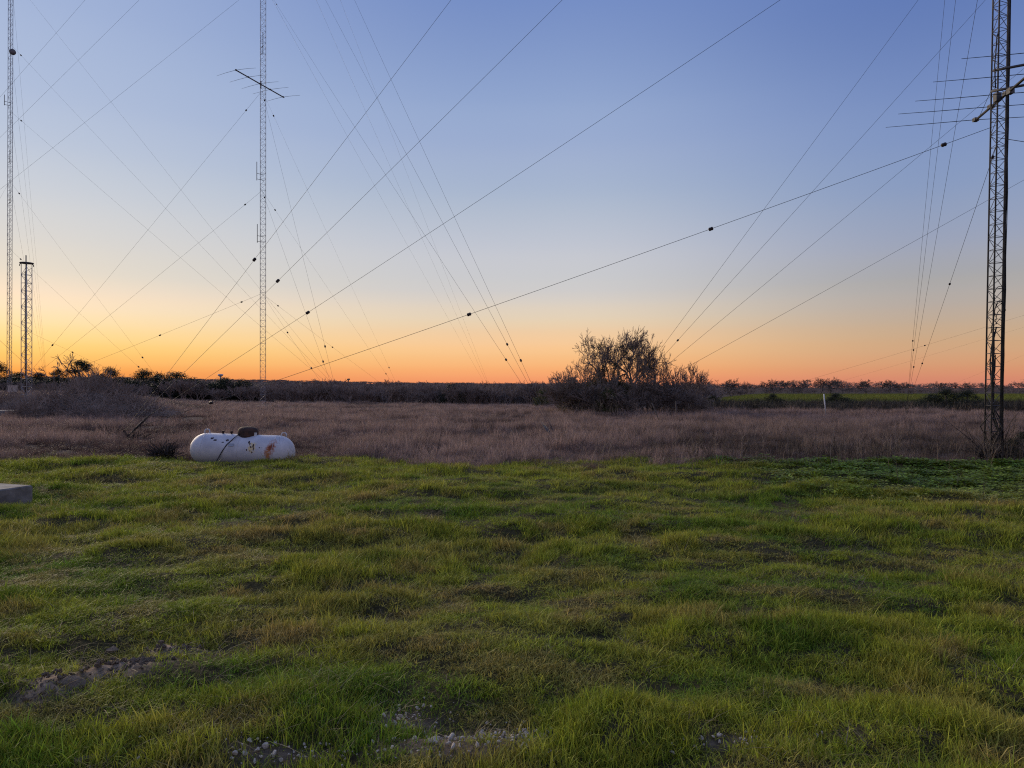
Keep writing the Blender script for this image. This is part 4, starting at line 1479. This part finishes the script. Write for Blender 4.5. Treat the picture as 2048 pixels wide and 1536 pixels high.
# ground anchors
def anchor(p, toward, label, n=3, ln=.7):
    root = empty('guy_anchor', (p[0], p[1], z1(p[0], p[1])))
    t = np.asarray(toward, float) - p; t[2] = np.linalg.norm(t[:2]) * .75; t /= np.linalg.norm(t)
    side = np.array([-t[1], t[0], 0]); side /= np.linalg.norm(side)
    MB().tube([-t * .3, t * .28], .016, 6).build('anchor_rod', M['steel_dark'], root, True)
    for k in range(n):
        a = t * .26 + side * .03 * (k - (n - 1) / 2)
        b = t * (.26 + ln) + side * .085 * (k - (n - 1) / 2) + np.array([0, 0, .05 * k])
        tb = MB().tube([a, a + (b - a) * .25, a + (b - a) * .3, a + (b - a) * .7, a + (b - a) * .75, b], [.006, .006, .017, .017, .006, .006], 6).build('turnbuckle', M['steel_dark'], root, True)
    tag(root, label, 'guy anchor')


anchor(ONEAR, (MXB, MD, 0), 'guy anchor with dark turnbuckles in the dry field near the middle of the photo', 3, .55)
anchor(A1, (RXB, RD, 0), 'guy anchor with long dark turnbuckles behind the dead brush left of the tank', 4, 1.0)
anchor(A2, (RXB, RD, 0), 'guy anchor in the weeds left of the big mast, near the pasture', 4, .6)

# ------------------------------------------------------------------ antennas
def yagi(name, label, c, bdir, elems, boom, rad_b, rad_e, mat, tubes=()):
    """c: centre; bdir: boom direction; elems: (offset, left half length, right half length, droop)"""
    root = empty(name, tuple(c))
    b = np.array([bdir[0], bdir[1], 0.]); b /= np.linalg.norm(b)
    e = np.array([b[1], -b[0], 0.])
    MB().tube([b * boom[0], b * boom[1]], rad_b, 8).build('boom', M[mat], root, True)
    for off, l, r_, droop in elems:
        pts = [b * off - e * l + (0, 0, -droop), b * off - e * l * .55 + (0, 0, -droop * .35), b * off + (0, 0, .01), b * off + e * r_ * .55 + (0, 0, -droop * .35), b * off + e * r_ + (0, 0, -droop)]
        el = MB().tube(pts, [rad_e * .6, rad_e * .85, rad_e, rad_e * .85, rad_e * .6], 6).build('element', M[mat], root, True)
        MB().box((-.05, -.05, -.03), (.05, .05, .05)).build('clamp', M['steel_dark'], el, False, tuple(b * off))
    tag(root, label, 'antenna', 'yagi antennas')
    return root


yh = HZ(172, MD)
ya = yagi('yagi_antenna', 'five element yagi antenna on the middle mast seen from below', (PX(524, MD), MD - .35, yh), (1.75, 4.5), [(-2.35, 1.65, 1.65, .12), (-1.2, 1.62, 1.6, .1), (-.05, 1.6, 1.6, .1), (1.0, 1.55, 1.6, .08), (2.4, 1.55, 1.5, .1)], (-2.42, 2.5), .042, .011, 'steel_dark')
MB().tube([(0, .12, -.25), (0, .12, .25)], .03, 6).build('mounting_plate', M['steel_dark'], ya)
d0 = 15.05
bh_ = HZ(200, 15.5)
M['boom'] = simple('dark_boom', (0.016, 0.016, 0.018), (0.040, 0.038, 0.038), 0.65, 0.0, 5)
yb = yagi('yagi_antenna', 'large five element yagi antenna clamped across the big mast', (10.54, d0, bh_ + .0), (.5, 2.3), [(1.66, 1.94, 2.0, .02), (.86, 1.9, 1.9, -.0), (.13, 1.77, 1.9, .0), (-.87, 1.75, 1.8, .0), (-1.9, 1.6, 1.7, .0)], (-2.3, 1.70), .028, .0078, 'boom')
r = [(-.2, .28, .62), (.30, .05, .62), (.30, -.0, .10), (-.18, .1, .12)]
MB().tube([(-.10, .35, .60), (.36, -.02, .57)], .028, 6).build('mast_clamp', M['steel_dark'], yb, True)
MB().tube([(.34, -.02, .58), (.33, -.04, .02)], .022, 6).build('support_pipe', M['steel_dark'], yb, True)
MB().tube([(-.12, .38, .16), (.34, -.04, .13)], .028, 6).build('mast_clamp', M['steel_dark'], yb, True)
MB().box((-.08, .27, -.08), (.03, .38, .10)).build('rotator_box', M['steel_dark'], yb)
MB().box((-.04, -.09, -.06), (.06, .03, .06)).build('boom_clamp', M['steel_dark'], yb)
MB().tube([(-.08, .3, .2), (-.10, .3, .7), (-.07, .3, 1.0), (-.05, .3, 1.3), (.05, .38, 1.5)], .012, 6).build('feed_cable', M['cable'], yb, True)
MB().tube([(.02, -.02, .06), (.24, .9, .42), (.42, 1.6, .06)], .005, 4).build('boom_truss', M['wire'], yb)


def whip(mast, xoff, d, px, y0, y1, label):
    """side mounted dipole: vertical tube on two stand-off arms"""
    x = PX(px, d)
    zt, zb_ = HZ(y0, d), HZ(y1, d)
    root = empty('whip_antenna', (x, d - .3, zb_))
    h = zt - zb_
    MB().tube([(0, 0, 0), (0, 0, h)], .022, 6).build('radiator', M['steel_dark'], root, True)
    for f in (.08, .38):
        MB().tube([(0, 0, h * f), (xoff, .3, h * f - .03)], .016, 6).build('standoff_arm', M['steel_dark'], root, True)
    tag(root, label, 'antenna', 'side mounted whip antennas')


whip(mid_mast, -.28, MD, 528.5, 68, 112, 'whip antenna on the middle mast above the yagi')
whip(mid_mast, .40, MD, 516.5, 326, 363, 'whip antenna on the middle mast halfway up')
whip(mid_mast, .38, MD, 517.5, 450, 487, 'whip antenna on the middle mast, lowest of three')
whip(left_mast, .35, LD, 13.5, 192, 213, 'whip antenna on the left mast below the drum dish')
whip(left_mast, -.35, LD, 24.5, 302, 327, 'whip antenna on the left mast between the other two')
whip(left_mast, -.35, LD, 25, 384, 408, 'whip antenna on the left mast, lowest of three')
# drum dish
dp = empty('drum_dish', (PX(24.8, LD - .4), LD - .4, HZ(104, LD - .4)), (0, 0, math.radians(25)))
MB().lathe([(.02, .16), (.12, .15), (.20, .10), (.235, 0), (.235, -.10), (.02, -.12)], 20, 'Y').build('drum', M['dish'], dp, True)
MB().tube([(-.02, .1, 0), (-.18, .36, .02)], .03, 6).build('mount_arm', M['steel_dark'], dp)
tag(dp, 'dark round drum dish on the left mast', 'dish antenna')

# ------------------------------------------------------------------ the propane tank
tx_, ty_ = TANK_C
tank = empty('propane_tank', (tx_, ty_, z1(tx_, ty_)), (math.radians(0), math.radians(1.9), math.radians(-3)))
TR, TLn = .335, 1.09
zc = .27
prof = []
for k in range(13):
    a = -math.pi / 2 + k * math.pi / 24
    prof.append((max(TR * math.cos(a), .004), -(TLn - .34) + .34 * math.sin(a)))
for s in np.linspace(-.7, .7, 9):
    prof.append((TR + (.003 if abs(abs(s) - .7) < .01 else 0), s * (TLn - .34) / .75))
for k in range(13):
    a = k * math.pi / 24
    prof.append((max(TR * math.cos(a), .004), (TLn - .34) + .34 * math.sin(a)))
MB().lathe(prof, 48, 'X').build('shell', M['tank'], tank, True, (0, 0, zc))
dome = MB().lathe([(.205, -.02), (.212, .04), (.21, .10), (.19, .15), (.14, .18), (.06, .192), (.004, .195)], 28)
dm = dome.build('dome_lid', M['rust_cap'], tank, True, (.10, 0, zc + TR - .03)); dm.scale = (1.0, .85, 1.0)
nk = MB().lathe([(.185, -.06), (.19, .03), (.18, .05)], 24).build('dome_collar', M['rust_cap'], tank, True, (.10, 0, zc + TR - .04))
MB().box((-.03, -.02, -.05), (.03, .02, .05)).build('latch', M['pvc'], dm, False, (.185, -.10, .03))
for sx2 in (-.742, .742, .02):
    ring_ = [(0, (TR + .001) * math.cos(t), (TR + .001) * math.sin(t)) for t in np.linspace(0, 2 * math.pi, 49)]
    MB().tube(ring_, .0045, 5, False).build('weld_seam', M['tank'], tank, True, (sx2, 0, zc))
MB().box((-.055, -.004, -.03), (.055, .004, .03)).build('data_plate', M['alu'], tank, False, (-.11, -.312, zc + .135)).rotation_euler = (math.radians(-24), 0, 0)
for sx2 in (-.77, .86):     # lifting lugs
    pts = [(.055 * math.cos(t), 0, .055 * math.sin(t) + .045) for t in np.linspace(-.6, math.pi + .6, 12)]
    zoff = -.02 if abs(sx2) < .8 else -.035
    MB().tube(pts, .013, 6).build('lifting_lug', M['tank'], tank, True, (sx2, 0, zc + TR + zoff))
for sx2 in (-.42, -.24):
    MB().lathe([(.02, -.02), (.02, .03), (.03, .03), (.03, .055), (.008, .06)], 10).build('fitting', M['rust_cap'], tank, True, (sx2, -.02, zc + TR))
MB().tube([(-.02, -.14, zc + TR + .02), (-.09, -.24, zc + .27), (-.20, -.315, zc + .14), (-.28, -.348, zc), (-.34, -.345, zc - .12), (-.42, -.36, zc - .25), (-.44, -.42, zc - .31)], .0095, 8).build('hose', M['hose'], tank, True)
for sx2 in (-.55, .55):
    MB().box((-.05, -.22, -.12), (.05, .22, .03)).build('foot', M['steel_dark'], tank, False, (sx2, 0, -.02))
tag(tank, 'white propane tank with rust patches and a brown dome lid at the lawn edge', 'propane tank')

# ------------------------------------------------------------------ small things
# concrete slab
u = Vector((-.316, -.949, 0)); v = Vector((-.949, .316, 0))
mb = MB()
R_ = 3
pr = [(0, 0), (2.6, 0), (2.6, 2.6), (0, 2.6)]
def ringz(ins, z):
    return [tuple(u * (a + (ins if a == 0 else -ins)) + v * (b + (ins if b == 0 else -ins)) + Vector((0, 0, z))) for a, b in pr]
vs = ringz(0, -.2) + ringz(0, .215) + ringz(.014, .232)
fs = [(3, 2, 1, 0)] + [(i, (i + 1) % 4, 4 + (i + 1) % 4, 4 + i) for i in range(4)] + [(4 + i, 4 + (i + 1) % 4, 8 + (i + 1) % 4, 8 + i) for i in range(4)] + [(8, 9, 10, 11)]
fs = [tuple(reversed(f)) for f in fs]
mb.add(vs, fs)
slab = mb.build('concrete_step', M['concrete'], None, False, (SLAB_C[0], SLAB_C[1], 0))
tag(slab, 'grey concrete step cut off by the left edge on the lawn', 'concrete step')
# leaning white pipe
px_ = ground_pt(1652, 36.0, -.1)
o = MB().tube([(0, 0, 0), (-.11, 0, 1.22)], .029, 10).build('white_pipe', M['pvc'], None, True, tuple(px_))
tag(o, 'white plastic pipe leaning in the dry field before the pasture', 'pipe')
# posts
for nm, px0, d, h, lx, ly, rad, mat, lab, cat in (
    ('leaning_post', 1324, 29.5, 1.05, -.40, .1, .022, 'wood_post', 'thin dark post leaning in front of the thicket', 'post'),
    ('fence_post', 1353, 33.0, .95, -.03, 0, .03, 'wood_post', 'upright dark post in the weeds right of the leaning one', 'post'),
    ('marker_post', 177, 34.3, 2.12, 0, 0, .04, 'pale_post', 'short pale post sticking out of the bramble mound', 'post'),
    ('marker_post', 108, 36.5, 2.3, .0, 0, .022, 'wood_post', 'grey post at the back of the bramble mound', 'post')):
    p = ground_pt(px0, d, -.1)
    o = MB().tube([(0, 0, 0), (lx * .5, ly * .5, h * .5), (lx, ly, h)], [rad, rad * .95, rad * .85], 8).build(nm, M[mat], None, True, tuple(p))
    tag(o, lab, cat)
# equipment cabinet at the foot of the left mast
cb = empty('equipment_cabinet', (PX(25.5, 56.5), 56.5, z1(PX(25.5, 56.5), 56.5)))
MB().box((-.27, -.18, .12), (.27, .18, .62)).build('housing', M['cabinet'], cb)
MB().box((-.29, -.20, .62), (.29, .20, .66)).build('lid', M['cabinet'], cb)
for sx2 in (-.2, .2):
    MB().box((-.03, -.03, -.1), (.03, .03, .12)).build('leg', M['steel_dark'], cb, False, (sx2, 0, 0))
tag(cb, 'small beige equipment cabinet at the foot of the left mast', 'cabinet')
# distant water tower
WD = 1250.0
wx0 = PX(441, WD); wz0 = z1(wx0, WD)
wt_ = empty('water_tower', (wx0, WD, wz0))
tz = HZ(748, WD) - wz0
MB().lathe([(1.2, 0), (1.0, tz * .5), (1.4, tz * .7)], 12).build('pedestal', M['white_tank'], wt_, True)
MB().lathe([(1.4, tz * .62), (3.4, tz * .72), (4.6, tz * .82), (4.7, tz * .93), (3.6, tz * .98), (.1, tz)], 16).build('tank', M['white_tank'], wt_, True)
tag(wt_, 'tiny white water tower on the horizon left of the middle mast', 'water tower')
# another far-off silhouette on the skyline
w2 = empty('water_tower', (PX(697, 1400), 1400, z1(PX(697, 1400), 1400)))
tz = HZ(757, 1400) - w2.location.z
MB().lathe([(1.0, 0), (.9, tz * .6), (1.2, tz * .7)], 10).build('pedestal', M['steel_dark'], w2, True)
MB().lathe([(1.2, tz * .66), (3.0, tz * .76), (3.2, tz * .92), (.1, tz)], 12).build('tank', M['steel_dark'], w2, True)
tag(w2, 'tiny dark water tower on the horizon right of the middle mast', 'water tower')

# stones and clods
def rock_mesh(name, seed, mat, squash=.65, rough=.02):
    r = np.random.default_rng(seed)
    import bmesh
    bm = bmesh.new()
    bmesh.ops.create_icosphere(bm, subdivisions=2, radius=1.0)
    cut = [r.normal(0, 1, 3) for _ in range(9)]
    for vtx in bm.verts:
        p = np.array(vtx.co)
        for c in cut:
            n = c / np.linalg.norm(c)
            t = p.dot(n)
            if t > .55:
                p = p - n * (t - .55) * .97
        p = p * (1 + r.normal(0, rough)); p[2] *= squash
        vtx.co = p
    me = bpy.data.meshes.new(name)
    bm.to_mesh(me); bm.free()
    me.materials.append(mat)
    return me


STM = [rock_mesh('limestone_rock', 800 + k, M['stone'], (.45, .6, .75, .5, .65)[k], .04) for k in range(5)]
spots = [(877, 1473, 7), (900, 1478, 8), (903, 1495, 9), (917, 1490, 6), (906, 1530, 9), (958, 1476, 6), (962, 1463, 6), (965, 1464, 5), (798, 1443, 8), (790, 1455, 6), (810, 1450, 6), (1048, 1515, 9), (1044, 1520, 6),
         (868, 1511, 9), (860, 1517, 7), (872, 1520, 6), (850, 1462, 5), (1090, 1477, 6), (1343, 1512, 7), (830, 1507, 6), (500, 1508, 8), (515, 1520, 7), (530, 1512, 8), (548, 1526, 9), (490, 1526, 7), (62, 1528, 9), (955, 1523, 7), (470, 1530, 6)]
for k, (px, py, s) in enumerate(spots):
    d = EYE * FPX / (py - 770.0)
    x = PX(px, d)
    o = obj('limestone_rock', STM[k % 5], None, (x, d, z1(x, d) + .010))
    sc = s / FPX * d * 1.15
    o.scale = (sc, sc * .9, sc * .95)
    o.rotation_euler = (k * .3, k * .5, k * 1.9)
    tag(o, 'small white limestone rock lying in the grass at the front', 'rock', 'white rocks in the front grass')
nP = 620
gi_ = rng.integers(0, len(GRAVEL), nP)
gx_ = np.array([GRAVEL[i][0] + rng.normal(0, GRAVEL[i][2] * .85) for i in gi_]); gy_ = np.array([GRAVEL[i][1] + rng.normal(0, GRAVEL[i][3] * .9) for i in gi_])
gs_ = .0025 + .0095 * rng.random(nP) ** 2.2
scatter('gravel', np.column_stack([gx_, gy_, zfun(gx_, gy_) + .012]), rng.random((nP, 3)) * 6.283, np.column_stack([gs_, gs_, gs_]), rng.integers(0, 5, nP), np.ones((nP, 3)), STM,
        'scattered pale gravel in bare patches of the front grass', 'gravel')
CLM = [rock_mesh('dirt_clod', 820 + k, M['clod'], .8, .11) for k in range(4)]
for k, (px, py, s, lab) in enumerate(((146, 1397, 30, 'largest grey dirt clod in the dug up patch of lawn'), (163, 1348, 15, 'small grey dirt clod behind the largest clod'), (222, 1307, 20, 'grey dirt clod at the back of the dug up patch'),
                                      (182, 1345, 9, 'tiny dirt clod right of the small clod'), (215, 1375, 13, 'grey dirt clod in the middle of the dug up patch'), (172, 1534, 28, 'pinkish dirt clod at the bottom edge of the lawn'))):
    d = EYE * FPX / (py - 770.0); x = PX(px, d)
    o = obj('dirt_clod', CLM[k % 4], None, (x, d, z1(x, d) + .005)); sc = s / FPX * d
    o.scale = (sc, sc * .8, sc * .75); o.rotation_euler = (0, 0, k * 1.3)
    tag(o, lab, 'dirt clod')
nC = 900
ci_ = rng.integers(0, len(DIRT), nC)
cx_ = np.array([DIRT[i][0] + rng.normal(0, DIRT[i][2] * .55) for i in ci_]); cy_ = np.array([DIRT[i][1] + rng.normal(0, DIRT[i][3] * .55) for i in ci_])
cs_ = .003 + .017 * rng.random(nC) ** 2
scatter('loose_dirt', np.column_stack([cx_, cy_, zfun(cx_, cy_)]), rng.random((nC, 3)) * 6.283, np.column_stack([cs_, cs_, cs_ * .8]), rng.integers(0, 4, nC), np.ones((nC, 3)), CLM,
        'loose grey crumbled soil of the dug up patch of lawn', 'dirt')
